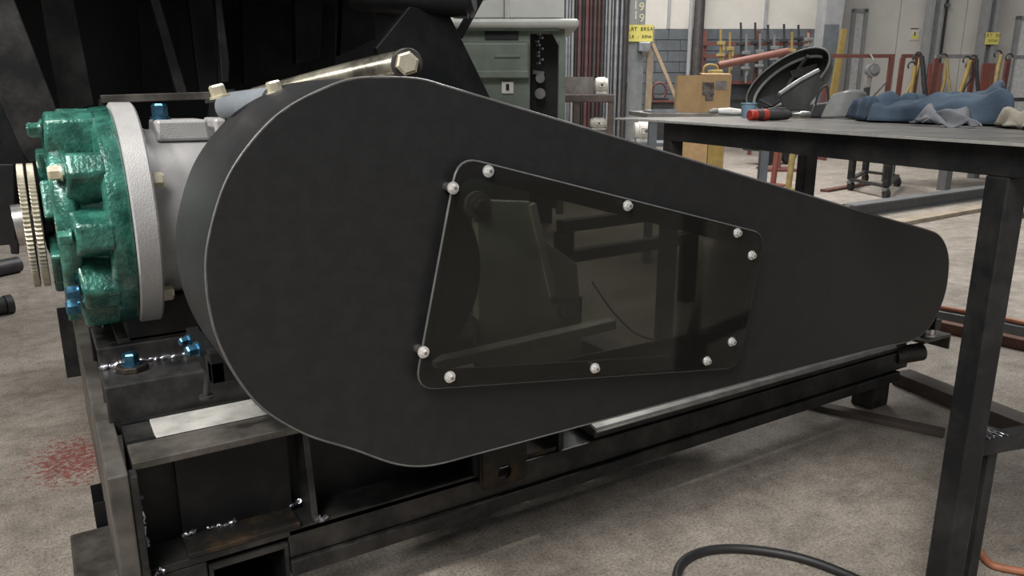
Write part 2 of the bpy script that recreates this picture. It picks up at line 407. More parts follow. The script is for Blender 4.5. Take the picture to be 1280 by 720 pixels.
# columns
c1 = Thing('trim_1', 'wide grey steel column where the grey and white walls meet', None, (hall(1046, 50, WD-1).x, WD-1, 0), hallframe=True, kind='structure')
Dc = WD-1
a = hall(1031, 30, Dc).x; b = hall(1058, 30, Dc).x
c1.part('column_shaft', MB().hexa([(a, Dc, 0), (hall(1047, 30, Dc).x, Dc, 0), (b+.02, Dc, 5.5), (a, Dc, 5.5)], (0, .5, 0)), 'column_grey')
c1.part('dark_dado', MB().box((a-.005, Dc-.012, 0), (hall(1049, 30, Dc).x, Dc, zb)), 'column_dark')
def wall_column(n, px0, px1, label):
    D = WD+.55
    t = Thing('trim_%d' % n, label, None, (hall((px0+px1)/2, 60, D).x, D, 0), hallframe=True, kind='structure')
    x0 = hall(px0, 30, D).x; x1 = hall(px1, 30, D).x
    t.part('web', MB().box((x0+.02, D+.13, 0), (x1-.02, D+.17, 5.5)), 'column_grey')
    t.part('flange', MB().box((x0, D, 0), (x0+.06, D+.3, 5.5)), 'column_grey')
    t.part('flange', MB().box((x1-.06, D, 0), (x1, D+.3, 5.5)), 'column_grey')
    return t
wall_column(2, 1163, 1177, 'grey steel column beside the warning triangle sign')
wall_column(3, 1233, 1247, 'grey steel column carrying the small yellow notice')
D = WD+.9
t = Thing('pipe_conduit', 'thin dark conduit running down the white wall beside a column', 'conduit', (hall(1180, 40, D).x, D, 0), hallframe=True)
t.part('conduit', MB().cyl((hall(1182, 10, D).x, D-.05, 0), (hall(1182, 10, D).x, D-.05, 5.4), .03, n=8), 'clamp_dark', 40)
t.part('clip', MB().box((hall(1182, 10, D).x-.06, D-.09, 3.0), (hall(1182, 10, D).x+.06, D+.09, 3.06)), 'clamp_grey')
# door leaves in the white wall
def door(n, px0, px1, pytop, label):
    D = D2-.06
    x0 = hall(px0, 60, D).x; x1 = hall(px1, 60, D).x; zt = hall(px0, pytop, D).z
    t = Thing('door_%d' % n, label, None, ((x0+x1)/2, D, 0), hallframe=True, kind='structure')
    t.part('door_leaf', MB().box((x0+.08, D+.01, 0.01), (x1-.08, D+.05, zt-.08)), 'sign_white')
    t.part('door_frame', MB().box((x0, D-.03, 0), (x0+.08, D+.06, zt)).box((x1-.08, D-.03, 0), (x1, D+.06, zt)).box((x0, D-.03, zt-.08), (x1, D+.06, zt)), 'column_grey')
    t.part('door_handle', MB().cyl((x1-.16, D-.05, 1.05), (x1-.16, D+.02, 1.05), .03, n=8), 'clamp_dark')
door(1, 1061, 1080, 11, 'pale narrow door with grey frame beside the wide column')
door(2, 1266, 1330, 20, 'pale door with grey frame near the yellow notice')

# ================================================================== BELT GUARD
YG = 1.15; GD = .272
opx = [(440,99),(500,97),(530,100),(560,108.7),(794,178.7),(960,229),(1100,271),(1160,288),(1172,293),(1180,302.5),(1185,318),(1185.7,335),(1181,367.5),(1167.5,400),(1156,415),(1141,425),(1100,434.5),
       (880,491.5),(747,527),(596,567.5),(549.4,579.7),(524.4,582.8),(494.7,579.7),(440,561),(385,544),(337.8,517.8),(316.7,499),(289,460),(271,420),(261,380),(257.5,332),(261,300),(277.8,238.9),(297.8,200),(333,156.7),(360,134.4),(400,113)]
O2 = [U(x, y, y=YG) for x, y in opx]; O2 = [(p.x, p.z) for p in O2]
outline = spline([Vector((p[0], 0, p[1])) for p in O2], 6)
outline = [(p.x, p.z) for p in outline]
panel_px = [(566,195),(947,291),(914,456),(513,482)]
open_px = [(577,219),(934,309),(904,441),(535,463)]
guard = Thing('belt_guard', 'large black teardrop belt guard with smoked window bolted on', 'machine guard', (.55, YG+GD/2, U(524, 583, y=YG).z))
def to_xz(l): return [((p := U(x, y, y=YG)).x, p.z) for x, y in l]
hole = [(p.x, p.y) for p in rounded_poly([Vector((*q, 0)) for q in to_xz(open_px)], .03, 5)]
def plate_with_hole(outer, inner, y0, y1, name, m):
    bm = bmesh.new()
    vo = [bm.verts.new((x, y0, z)) for x, z in outer]; vi = [bm.verts.new((x, y0, z)) for x, z in inner]
    es = [bm.edges.new((l[i], l[(i+1) % len(l)])) for l in (vo, vi) for i in range(len(l))]
    bmesh.ops.triangle_fill(bm, use_beauty=True, edges=es)
    r = bmesh.ops.extrude_face_region(bm, geom=list(bm.faces))
    bmesh.ops.translate(bm, vec=(0, y1-y0, 0), verts=[g for g in r['geom'] if isinstance(g, bmesh.types.BMVert)])
    bm.verts.index_update(); bm.verts.ensure_lookup_table()
    mb = MB(); mb.v = [tuple(v.co) for v in bm.verts]; mb.f = [tuple(v.index for v in f.verts) for f in bm.faces]; bm.free()
    return mb
guard.part('front_plate', plate_with_hole(outline, hole, YG, YG+.004, 'front_plate', 'guard_black'), 'guard_black')
# rim band, open at the back, with a small turned-in flange
n = len(outline); rb = MB()
cx = sum(p[0] for p in outline)/n; cz = sum(p[1] for p in outline)/n
def inset(t): 
    out = []
    for i in range(n):
        a = Vector(outline[i-1]); b = Vector(outline[(i+1) % n]); d = (b-a).normalized(); nn = Vector((d.y, -d.x))
        out.append((outline[i][0]+nn.x*t, outline[i][1]+nn.y*t))
    return out
i1 = inset(.004); i2 = inset(.035)
if (i1[0][1]-cz)**2 > (outline[0][1]-cz)**2: i1 = inset(-.004); i2 = inset(-.035)
vs_ = [(x, YG+.004, z) for x, z in outline]+[(x, YG+GD, z) for x, z in outline]+[(x, YG+GD, z) for x, z in i2]+[(x, YG+GD-.004, z) for x, z in i2]+[(x, YG+GD-.004, z) for x, z in i1]+[(x, YG+.004, z) for x, z in i1]
fs_ = [(k*n+i, k*n+(i+1) % n, ((k+1) % 6)*n+(i+1) % n, ((k+1) % 6)*n+i) for k in range(6) for i in range(n)]
guard.part('rim_band', MB().add(vs_, fs_), 'guard_black', 40)
guard.part('edge_bead', MB().tube([(x, YG+.0015, z) for x, z in outline], .0023, 6, True), 'guard_edge', 60, label='worn bare metal front edge')
pan = [(p.x, p.y) for p in rounded_poly([Vector((*q, 0)) for q in to_xz(panel_px)], .04, 6)]
PY = YG-.022
pane = guard.part('window_pane', MB().hexa([(x, PY, z) for x, z in pan], (0, .006, 0)), 'smoked_acrylic', label='smoked clear acrylic inspection pane')
guard.part('pane_edge', MB().tube([(x, PY+.003, z) for x, z in pan], .0026, 6, True), 'guard_edge', 60, parent=None, label='polished pane edge')
gk = plate_with_hole([(p.x, p.y) for p in rounded_poly([Vector((*q, 0)) for q in to_xz([(575,207),(940,301),(908,448),(522,474)])], .035, 6)], hole, YG-.003, YG, '', '')
guard.part('gasket', gk, 'black_rubber')
for px, py in [(610,214),(566,235),(784,257),(921,291),(939,319),(914,427),(883,451),(743,460),(562,471),(529,440)]:
    p = U(px, py, y=PY)
    b = guard.part('bolt', hexbolt(MB(), p, (0, -1, 0), .0070, .0085, .0108, .0025), 'zinc', 30)
    guard.part('head_stamp', MB().cyl(p+Vector((0, -.0109, 0)), p+Vector((0, -.0113, 0)), .0032, n=10), 'clamp_grey', parent=b)
    guard.part('spacer', MB().cyl((p.x, PY+.006, p.z), (p.x, YG, p.z), .008, n=12), 'bright_steel', 40, parent=b)
for px, py in [(275,113),(345,108)]:
    p = U(px, py+9, y=YG+GD-.02)
    guard.part('rim_bolt', hexbolt(MB(), (p.x, p.y, p.z), (-.25, 0, 1), .013, .018, .017, .004), 'gold_zinc', 30)
# foot tabs on the rim: lower left and right end
p = U(262, 440, y=1.47)
guard.part('foot_tab', MB().box((p.x-.012, 1.40, p.z-.04), (p.x+.012, 1.66, p.z+.0)).box((p.x-.012, 1.40, p.z-.04), (p.x+.05, 1.43, p.z+.02)), 'dark_steel', bevel=.002)
ZO = .06
pl = U(247, 436, y=1.47)
guard.part('tab_bolt', hexbolt(MB(), pl, (-.9, -.3, 0), .011, .02, .015, .003), 'blue_zinc', 30)
pl = U(236, 425, y=1.56)
guard.part('tab_bolt', hexbolt(MB(), pl, (-.9, -.3, 0), .009, .016, .012, .003), 'blue_zinc', 30)
p0 = U(262, 452, y=1.50); p1 = U(258, 494, y=1.50)
guard.part('stud', MB().cyl(p0, p1, .007, n=10).cyl(p1, p1+Vector((0, 0, -.006)), .014, n=12), 'mill_steel', 40)

# ================================================================== SKID FRAME
skid = Thing('skid_frame', 'welded dark steel skid base frame carrying gearmotor and guard', 'steel frame', (1.3, 1.75, 0))
F = skid.part
z = lambda v: v+ZO
F('end_beam', MB().box((.034, 1.40, z(.045)), (.067, 2.62, z(.37))), 'beam_face', bevel=.003)
F('end_beam_lip', MB().box((.067, 1.405, z(.05)), (.082, 1.44, z(.36))), 'mill_steel', bevel=.002)
# upper channel opening to the front
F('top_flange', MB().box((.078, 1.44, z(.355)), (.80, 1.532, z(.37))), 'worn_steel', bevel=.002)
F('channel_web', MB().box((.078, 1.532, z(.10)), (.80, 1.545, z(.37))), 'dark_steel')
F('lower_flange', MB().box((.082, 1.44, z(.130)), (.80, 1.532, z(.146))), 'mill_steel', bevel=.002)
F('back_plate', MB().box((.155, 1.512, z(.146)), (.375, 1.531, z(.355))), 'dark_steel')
F('floor_plate', MB().box((.152, 1.437, z(.147)), (.372, 1.530, z(.157))), 'rusty_steel', bevel=.0015, label='rust tinted plate lying in the channel')
F('gusset', MB().hexa([(.398, 1.441, z(.147)), (.398, 1.531, z(.147)), (.398, 1.531, z(.354)), (.398, 1.475, z(.354))], (.014, 0, 0)), 'mill_steel', bevel=.002)
F('gusset', MB().box((.785, 1.43, z(.147)), (.797, 1.531, z(.33))), 'dark_steel')
# grey plate and back deck
F('pale_deck_plate', MB().box((.130, 1.534, z(.352)), (.62, 1.636, z(.3715))), 'pale_plate', bevel=.002)
F('deck_plate', MB().box((.078, 1.546, z(.345)), (.128, 1.640, z(.366))), 'mill_steel')
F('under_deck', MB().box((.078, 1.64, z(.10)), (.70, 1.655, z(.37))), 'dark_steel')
# two cross channels under the motor
def channel(y0, y1, zt, zb_, x1, m='mill_steel'):
    t = .012
    pr = [(y0, zb_), (y1, zb_), (y1, zb_+t), (y0+t, zb_+t), (y0+t, zt-t), (y1, zt-t), (y1, zt), (y0, zt)]
    return MB().hexa([(.058, y, zz) for y, zz in pr], (x1-.058, 0, 0))
F('motor_channel', channel(1.656, 1.782, z(.449), z(.34), .70), 'mill_steel', bevel=.004)
F('motor_channel', channel(1.783, 1.975, z(.495), z(.34), .70), 'mill_steel', bevel=.004)
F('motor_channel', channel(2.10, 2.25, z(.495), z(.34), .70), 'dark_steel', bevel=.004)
wb = MB(); bead(wb, (.062, 1.779, z(.452)), (.25, 1.779, z(.452)), .007, 40); bead(wb, (.062, 1.775, z(.454)), (.12, 1.775, z(.454)), .007, 14)
F('weld_bead', wb, 'weld', 60)
wb = MB(); bead(wb, (.0835, 1.437, z(.30)), (.0835, 1.437, z(.20)), .0045, 26, .8)
F('weld_bead', wb, 'weld', 60)
wb = MB(); bead(wb, (.066, 1.955, z(.51)), (.13, 1.965, z(.50)), .009, 18, .9)
F('weld_bead', wb, 'weld', 60)
for q, s_ in [((.157, 1.508, z(.160)), .006), ((.088, 1.435, z(.14)), .006), ((.405, 1.437, z(.15)), .006), ((.372, 1.510, z(.16)), .005)]:
    wb = MB(); bead(wb, q, (q[0]+.022, q[1], q[2]+.004), s_, 8, .8); F('weld_spot', wb, 'weld', 60)
wb = MB(); bead(wb, (.20, 1.510, z(.160)), (.26, 1.510, z(.160)), .004, 16, .8); F('weld_bead', wb, 'weld', 60)
# anchor bolt with plate washer
pb = U(165, 462, z=z(.449))
F('anchor_washer', MB().cyl(pb, pb+Vector((0, 0, .012)), .034, .032, 8, .2), 'rusty_steel', bevel=.002)
F('anchor_bolt', hexbolt(MB(), pb+Vector((0, 0, .012)), (0, 0, 1), .0165, .022, .02, .004), 'blue_zinc', 30)
# front rail with fork pocket
F('front_rail', MB().box((.345, 1.44, z(.078)), (2.56, 1.55, z(.1455))).box((.083, 1.44, z(.078)), (.185, 1.55, z(.1295))), 'mill_steel', bevel=.004)
F('rail_foot', MB().box((.345, 1.428, z(.042)), (2.50, 1.56, z(.077))), 'mill_steel', bevel=.003)
F('fork_pocket', MB().box((.187, 1.438, z(-.05)), (.343, 2.30, z(-.042))).box((.187, 1.438, z(.108)), (.343, 2.30, z(.118))).box((.187, 1.438, z(-.0415)), (.195, 2.30, z(.1075))).box((.335, 1.438, z(-.0415)), (.343, 2.30, z(.1075))), 'mill_steel')
F('upper_rail', MB().box((1.15, 1.445, z(.146)), (2.55, 1.57, z(.180))), 'mill_steel', bevel=.006)
F('lit_worn_cap', MB().hexa([(1.15, 1.436, z(.168)), (1.15, 1.436, z(.172)), (1.15, 1.50, z(.192)), (1.15, 1.52, z(.192)), (1.15, 1.52, z(.1805)), (1.15, 1.442, z(.1805))], (1.32, 0, 0)), 'pale_plate', bevel=.002, label='worn top edge of the rail coloured pale as if lit')  # worn edge; its pale colour stands in for light on the shaded rail top
F('rail_packing', MB().box((.81, 1.447, z(.1462)), (1.03, 1.53, z(.158))), 'rusty_steel')
F('rail_post', MB().box((1.035, 1.445, z(.1462)), (1.05, 1.56, z(.25))), 'mill_steel')
F('back_sill', MB().box((.80, 1.60, z(.06)), (1.75, 1.66, z(.20))), 'dark_steel')
# lifting lug with a hole
lx0, lx1 = U(601, 600, y=1.425).x, U(655, 580, y=1.425).x
lz0, lz1 = U(625, 604, y=1.425).z, U(625, 550, y=1.425).z
lc = U(628, 588, y=1.425)
circ = [(lc.x+.019*math.cos(2*PI*i/20), lc.z+.019*math.sin(2*PI*i/20)) for i in range(20)]
lo = [(p.x, p.y) for p in rounded_poly([Vector(q) for q in [(lx0, lz1+.04, 0), (lx1, lz1+.04, 0), (lx1, lz0, 0), (lx0, lz0-.004, 0)]], .012, 3)]
F('lifting_lug', plate_with_hole(lo, circ, 1.414, 1.428, '', ''), 'rusty_steel', label='lifting lug plate with round hole')
# rear rails, cross ties
F('rear_rail', MB().box((.07, 2.30, z(.078)), (1.75, 2.40, z(.26))), 'mill_steel', bevel=.004)
F('cross_tie', MB().box((1.60, 1.551, z(.078)), (1.70, 2.30, z(.16))), 'mill_steel', bevel=.004)
F('cross_tie', MB().box((.90, 1.551, z(.078)), (1.0, 2.30, z(.16))), 'mill_steel', bevel=.004)
# right end: bracket, tube end, leg
q0 = U(1142, 428, y=1.42)
F('end_bracket', MB().box((2.50, 1.36, z(.196)), (2.66, 1.54, z(.206))).box((2.66, 1.36, z(.150)), (2.668, 1.54, z(.206))), 'worn_steel', bevel=.0015)
F('end_shelf', MB().box((2.555, 1.50, z(.150)), (2.86, 1.62, z(.195))), 'mill_steel', bevel=.002)
F('bracket_upright', MB().hexa([(2.52, 1.425, z(.206)), (2.60, 1.425, z(.206)), (2.60, 1.425, z(.275))], (0, .01, 0)).box((2.592, 1.38, z(.206)), (2.60, 1.425, z(.275))), 'mill_steel')
F('bracket_bolt', hexbolt(MB(), (2.58, 1.39, z(.206)), (0, 0, 1), .016, .02, .022, .004), 'zinc', 30)
F('tube_end', MB().cyl((2.50, 1.46, z(.125)), (2.60, 1.42, z(.135)), .032, n=18), 'worn_steel', 40)
F('frame_leg', MB().box((2.40, 1.46, 0), (2.50, 1.54, z(.0415))), 'mill_steel', bevel=.004)
F('frame_leg', MB().box((.15, 2.32, 0), (.23, 2.39, z(.0775))), 'mill_steel', bevel=.004)
F('side_pocket', MB().box((.010, 1.86, z(.005)), (.17, 1.868, z(.10))).box((.010, 1.96, z(.005)), (.17, 1.968, z(.10))).box((.010, 1.868, z(.005)), (.17, 1.96, z(.012))), 'dark_steel')
F('corner_plate', MB().box((-.005, 2.585, z(.18)), (.033, 2.60, z(.40))), 'mill_steel')
bk = MB().box((-.045, 1.62, 0), (.075, 1.855, z(.0445))).build('support_block', 'worn_steel', bevel=.006, origin=(.015, 1.75, 0))
tag(bk, 'grey steel packing block under the corner of the skid frame', 'steel block')

# ================================================================== GEARMOTOR
YA, ZA, R0 = 1.9, .76+ZO, .247
gm = Thing('gearmotor', 'green and grey gearmotor with ribbed flange and twin toothed discs', 'motor', (.17, YA, z(.495)))
A = (0, YA, ZA)
G = gm.part
G('mounting_ring', MB().lathe(A, (1, 0, 0), [(.148, .12), (.148, R0-.004), (.151, R0), (.190, R0), (.194, R0-.004), (.194, .12)], 72), 'grey_cast', 40)
G('grey_housing', MB().lathe(A, (1, 0, 0), [(.194, .200), (.215, .188), (.50, .186), (.52, .176), (.52, .05)], 56), 'grey_cast', 40)
G('green_flange', MB().lathe(A, (1, 0, 0), [(.102, .10), (.102, .222), (.110, .236), (.142, .240), (.147, .236), (.147, .1)], 64), 'green_paint', 50)
G('bell_housing', MB().lathe(A, (1, 0, 0), [(.104, .172), (.070, .166), (.060, .172), (.055, .184), (.050, .188), (.024, .184), (.016, .172), (.014, .06)], 56), 'green_paint', 50)
def polar(a, r, x): return Vector((x, YA-r*math.sin(a), ZA+r*math.cos(a)))
for k in range(10):
    a = rad(20+36*k)
    t = Vector((0, -math.cos(a), -math.sin(a)))
    mb = MB(); hw = .050; xs = .014 if k == 0 else .038
    q = [polar(a, .150, xs)-t*hw, polar(a, .150, xs)+t*hw, polar(a, .205, xs+.003)+t*hw*.86, polar(a, .238, xs+.010)+t*hw*.5, polar(a, .238, xs+.010)-t*hw*.5, polar(a, .205, xs+.003)-t*hw*.86]
    mb.hexa(q, (.107-xs, 0, 0))
    G('boss', mb, 'green_paint', 50, bevel=.008, seg=3)
    m = {1: 'gold_zinc', 3: 'blue_zinc'}.get(k, 'green_paint')
    G('flange_bolt', hexbolt(MB(), polar(a, .206, .040 if k else .016), (-1, 0, 0), .0150, .020, .017, .004), m, 30)
    if k in (1, 3, 5): G('flange_bolt', hexbolt(MB(), polar(a+rad(8), .215, .194), (1, 0, 0), .0155, .024), 'gold_zinc', 30)
G('flange_bolt', hexbolt(MB(), polar(rad(144), .206, .040), (-1, 0, 0), .0165, .022, .019, .005), 'blue_zinc', 30)
# bearing cage with slots on the shaft side
G('hub', MB().lathe(A, (1, 0, 0), [(.012, .07), (-.001, .07), (-.003, .06), (-.003, .03)], 40), 'dark_steel', 40)
for k in range(6):
    a = rad(5+60*k); t = Vector((0, -math.cos(a), -math.sin(a)))
    mb = MB().hexa([polar(a, .075, .0)-t*.030, polar(a, .075, .0)+t*.030, polar(a, .150, .0)+t*.040, polar(a, .150, .0)-t*.040], (.020, 0, 0))
    G('cage_arm', mb, 'green_paint', bevel=.006)
G('shaft', MB().cyl((-.055, YA, ZA-.005), (.012, YA, ZA), .044, n=28), 'bright_steel', 40)
G('shaft_collar', MB().lathe((0, YA, ZA-.003), (1, 0, 0), [(-.005, .05), (-.004, .058), (-.001, .058), (.0, .05)], 30), 'dark_steel', 40)
for xd in (-.013, -.031):
    G('toothed_disc', MB().lathe((xd, YA, ZA-.008), (1, 0, 0), [(-.0065, .045), (-.0065, .127), (-.0055, .131), (.0055, .131), (.0065, .127), (.0065, .045)], 180, {2: .0035, 3: .0035}), 'ivory_disc')
# housing details
G('housing_pad', MB().hexa([(.225, 1.80, ZA+.165), (.335, 1.80, ZA+.165), (.330, 1.80, ZA+.210), (.228, 1.80, ZA+.210)], (0, .13, 0)), 'grey_cast', bevel=.006)
G('housing_pad', MB().box((.345, 1.80, ZA+.15), (.45, 1.93, ZA+.212)), 'grey_cast', bevel=.006)
p = U(202, 161, y=1.86)
G('eye_bolt', hexbolt(MB(), (p.x, 1.86, ZA+.210), (0, 0, 1), .0165, .028, .021, .006), 'blue_zinc', 30)
G('foot', MB().box((.12, 1.79, z(.4955)), (.34, 2.02, ZA-.17)), 'dark_steel', bevel=.004)
G('foot_plate', MB().box((.10, 1.79, z(.495)), (.40, 1.972, z(.507))), 'mill_steel', bevel=.002)

# drive pulley, seen through the window
YP = 1.30
pc = U(478, 345, y=YP)
dp = Thing('drive_pulley', 'grey sheave disc inside the belt guard behind the smoked pane', 'pulley', (pc.x, YP, pc.z-.16))
dp.part('sheave', MB().lathe((pc.x, YP, pc.z), (0, 1, 0), [(-.03, .05), (-.03, .192), (-.022, .198), (.0, .184), (.022, .198), (.03, .192), (.03, .05)], 56), 'pulley_pale', 40)
dp.part('hub', MB().cyl((pc.x, YP-.045, pc.z), (pc.x, YP+.40, pc.z), .05, n=28), 'bright_steel', 40)

# green bearing pedestal behind the guard, seen through the window
bp_ = Thing('bearing_pedestal', 'dull green bolted pedestal behind the belt guard window', 'pedestal', (.90, 1.80, z(.16)))
YB = 1.70
def PB(px, py): q = U(px, py, y=YB); return (q.x, YB, q.z)
lowz = z(.16)
ped = [PB(596, 250), PB(664, 252), PB(680, 300), PB(722, 330), PB(728, 420)]
ped += [(ped[-1][0], YB, lowz), (ped[0][0], YB, lowz)]
bp_.part('pedestal_plate', MB().hexa(ped, (0, .03, 0)), 'pedestal_green', bevel=.004)
bp_.part('pedestal_rib', MB().beam(PB(664, 255), PB(690, 370), .02, .02, (0, 1, 0)), 'machine_light')
bp_.part('pedestal_base', MB().box((ped[0][0]-.05, 1.67, lowz), (ped[4][0]+.35, 1.90, lowz+.03)), 'pedestal_green', bevel=.003)
for px, py in [(600, 257), (586, 411), (711, 387)]:
    q = U(px, py, y=YB-.012); pb_ = MB().cyl((q.x, YB-.006, q.z), (q.x, YB+.01, q.z), .036, n=20)
    w_ = bp_.part('washer', pb_, 'clamp_grey', 40)
    bp_.part('bolt', hexbolt(MB(), (q.x, YB-.006, q.z), (0, -1, 0), .02, .018, .024, .004), 'bright_steel', 30, parent=w_)
bp_.part('pedestal_rail', MB().beam(U(540, 456, y=1.64), U(765, 404, y=1.64), .04, .028), 'pedestal_green', bevel=.003)
q = U(768, 425, y=1.62)
bp_.part('stop_block', MB().box((q.x-.03, 1.69, lowz+.03), (q.x+.04, 1.76, lowz+.085)), 'pedestal_green', bevel=.004)
wr_pts = spline([U(740, 352, y=1.75), U(765, 388, y=1.74), U(795, 417, y=1.73), U(830, 428, y=1.72)], 6, False)
tag(MB().tube(wr_pts+[Vector((wr_pts[-1].x+.1, 1.72, z(.162)))], .003, 6).build('lead_wire', 'clamp_grey', origin=wr_pts[-1]), 'thin pale wire bowed behind the smoked pane', 'wire')
# steel stand further back seen through the pane
ss = Thing('steel_stand', 'dark square tube stand seen through the smoked pane', 'stand', (2.2, 3.2, 0))
YS = 2.9
for a_, b_ in [((700, 283), (862, 262)), ((700, 322), (862, 297))]:
    pa, pb2 = U(*a_, y=YS), U(*b_, y=YS); ss.part('rail', MB().beam(pa, pb2, .06, .055), 'dark_steel')
for px in (705, 862):
    q = U(px, 290, y=YS); ss.part('leg', MB().box((q.x-.035, YS-.035, 0), (q.x+.035, YS+.035, q.z)), 'dark_steel')

# ================================================================== BLACK CRUSHER MACHINE BEHIND
cr = Thing('crusher_body', 'towering black plate machine with sloping ribs behind the gearmotor', 'machine', (.4, 3.2, 0))
YC = 2.75
K = cr.part
def Q(pts, y): return [U(a, b, y=y) for a, b in pts]
K('back_plate', MB().hexa([(-1.3, 3.6, .72), (.25, 3.6, .72), (.25, 3.6, 0), (1.62, 3.6, 0), (1.62, 3.6, 2.6), (-1.3, 3.6, 2.6)], (0, .05, 0)), 'grease_black')
K('side_plate', MB().hexa([(-1.3, 2.85, .72), (-1.3, 3.6, .72), (-1.3, 3.6, 2.6), (-1.3, 2.85, 2.6)], (.04, 0, 0)), 'grease_black')
K('roof_plate', MB().box((-1.25, 2.9, 2.5), (1.62, 3.59, 2.55)), 'grease_black')
for pts, y, th, m in [
    ([(-70, -60), (-5, -60), (73, 142), (66, 188), (38, 206), (-15, 130)], 2.55, .05, 'mill_steel'),
    ([(40, -60), (76, -60), (92, 0), (118, 132), (76, 142), (60, 60)], 2.80, .05, 'mill_steel'),
    ([(178, -60), (200, 0), (235, 118), (222, 118), (188, 0), (160, -60)], 2.80, .04, 'mill_steel'),
    ([(232, -60), (262, -60), (268, 0), (272, 116), (250, 116), (235, 0)], 2.85, .04, 'dark_steel'),
    ([(272, -60), (277, 0), (287, 80), (286, 103), (277, 103), (274, 60), (264, -60)], 2.72, .05, 'mill_steel'),
    ([(172, 0), (226, 0), (226, 120), (178, 120)], 3.2, .04, 'dark_steel'),
    ([(300, -60), (420, -60), (420, 95), (305, 105)], 3.3, .04, 'dark_steel'),
    ([(368, -30), (405, -30), (400, 70), (370, 80)], 2.9, .05, 'dark_steel'),
    ([(430, -40), (470, -40), (470, 50), (425, 70)], 3.0, .05, 'dark_steel')]:
    K('rib_plate', MB().hexa(Q(pts, y), (0, th, 0)), m, bevel=.003)
K('gusset_plate', MB().hexa(Q([(470, 60), (512, 8), (560, 14), (614, 124), (600, 150), (505, 150)], 2.2), (0, .03, 0)), 'dark_steel', bevel=.003, label='dark triangular side plate')
K('roller', MB().cyl(U(440, -12, y=2.35), U(586, -2, y=2.15), .058, n=28).cyl(U(586, -2, y=2.15), U(592, -3, y=2.14), .058, .04, 28), 'grease_black', 40)
K('strut', MB().beam(U(600, -4, y=2.30), U(573, 46, y=2.30), .022, .022, (0, 1, 0)), 'dark_steel')
K('header_beam', MB().box((-1.25, 2.5, U(100, -58, y=2.5).z), (1.62, 3.59, 2.5)), 'grease_black')
K('side_cheek', MB().box((-.62, 2.86, .72), (-.58, 3.59, 1.9)), 'grease_black')
# ledge angle over the motor
a_, b_ = U(126, 124, y=2.45), U(276, 119, y=2.45)
K('ledge_angle', MB().beam(a_, b_, .04, .022), 'worn_steel', bevel=.002)
K('ledge_post', MB().beam(U(267, 120, y=2.45), U(266, 170, y=2.45), .03, .03, (0, 1, 0)), 'mill_steel')
K('ledge_post', MB().beam(U(127, 124, y=2.45), U(129, 150, y=2.45), .015, .015, (0, 1, 0)), 'mill_steel')
K('lower_body', MB().box((.22, 2.66, 0), (1.05, 2.84, .95)).box((-.15, 2.66, .74), (.22, 2.84, .95)), 'grease_black')
K('left_bracket', MB().hexa(Q([(-30, 205), (18, 205), (20, 300), (24, 302), (24, 318), (14, 318), (12, 306), (-30, 310)], 2.3), (0, .30, 0)), 'grease_black', bevel=.003)
K('left_strap', MB().hexa(Q([(-40, 70), (-4, 120), (38, 215), (24, 215), (-20, 140), (-40, 110)], 2.25), (0, .05, 0)), 'dark_steel')
# pivot arm: heat tinted tube with big hex bolt
pv = Thing('pivot_arm', 'heat tinted steel tube arm ending in big brass coloured hex bolt', 'machine arm', U(430, 110, y=1.75))
pa, pb2 = U(318, 120, y=2.0), U(506, 80, y=1.72)
pv.part('tube', MB().tube([pa, pa.lerp(pb2, .5), pa.lerp(pb2, .8), pb2], [.020, .029, .033, .033], 24), 'heat_tube', 50)
pv.part('eye', MB().cyl(U(507, 80, y=1.74), U(509, 80, y=1.66), .036, n=28), 'mill_steel', 40, bevel=.003)
pe = U(512, 79.5, y=1.64)
pv.part('hex_bolt', hexbolt(MB(), pe+Vector((0, .02, 0)), (-.25, -1, .05), .0275, .022), 'gold_zinc', 30)
pv.part('flat_bar', MB().beam(U(262, 127, y=1.90), U(372, 106, y=1.72), .03, .008), 'mill_steel')
cy = Thing('grey_stub_pipe', 'short grey round pipe poking out over guard rim', 'pipe', U(308, 150, y=1.75))
cy.part('pipe', MB().cyl(U(286, 134, y=1.82), U(345, 128, y=1.60), .032, n=24), 'column_dark', 40)
cy.part('pipe_bracket', MB().beam(U(284, 112, y=1.80), U(290, 152, y=1.80), .03, .012, (0, 1, 0)), 'mill_steel')

# ================================================================== WORK TABLE
TZ = CAMH-.08
ta = U(770, 147, z=TZ); tb = U(1300, 179.5, z=TZ)
td = (tb-ta).normalized(); tn = Vector((td.y, -td.x, 0))
if tn.dot(FWH) < 0 and tn.dot(RT) < 0: tn = -tn
if tn.dot(RT) < 0: tn = -tn
LEN = (tb-ta).length; LEN = max(LEN, 1.95); WID = 1.25
tbl = Thing('work_table', 'heavy steel workbench with thick plate top and square tube legs', 'table', ta+td*1+tn*.6-Vector((0, 0, TZ)))
def TP(u, v, zz): return ta+td*u+tn*v+Vector((0, 0, zz-TZ))
T = tbl.part
T('table_top', MB().hexa([TP(0, 0, TZ-.008), TP(LEN, 0, TZ-.008), TP(LEN, WID, TZ-.008), TP(0, WID, TZ-.008)], (0, 0, .008)), 'table_plate')
T('top_edge', MB().beam(TP(0, -.002, TZ-.004), TP(LEN, -.002, TZ-.004), .005, .006), 'table_edge', label='ground bright plate edge')
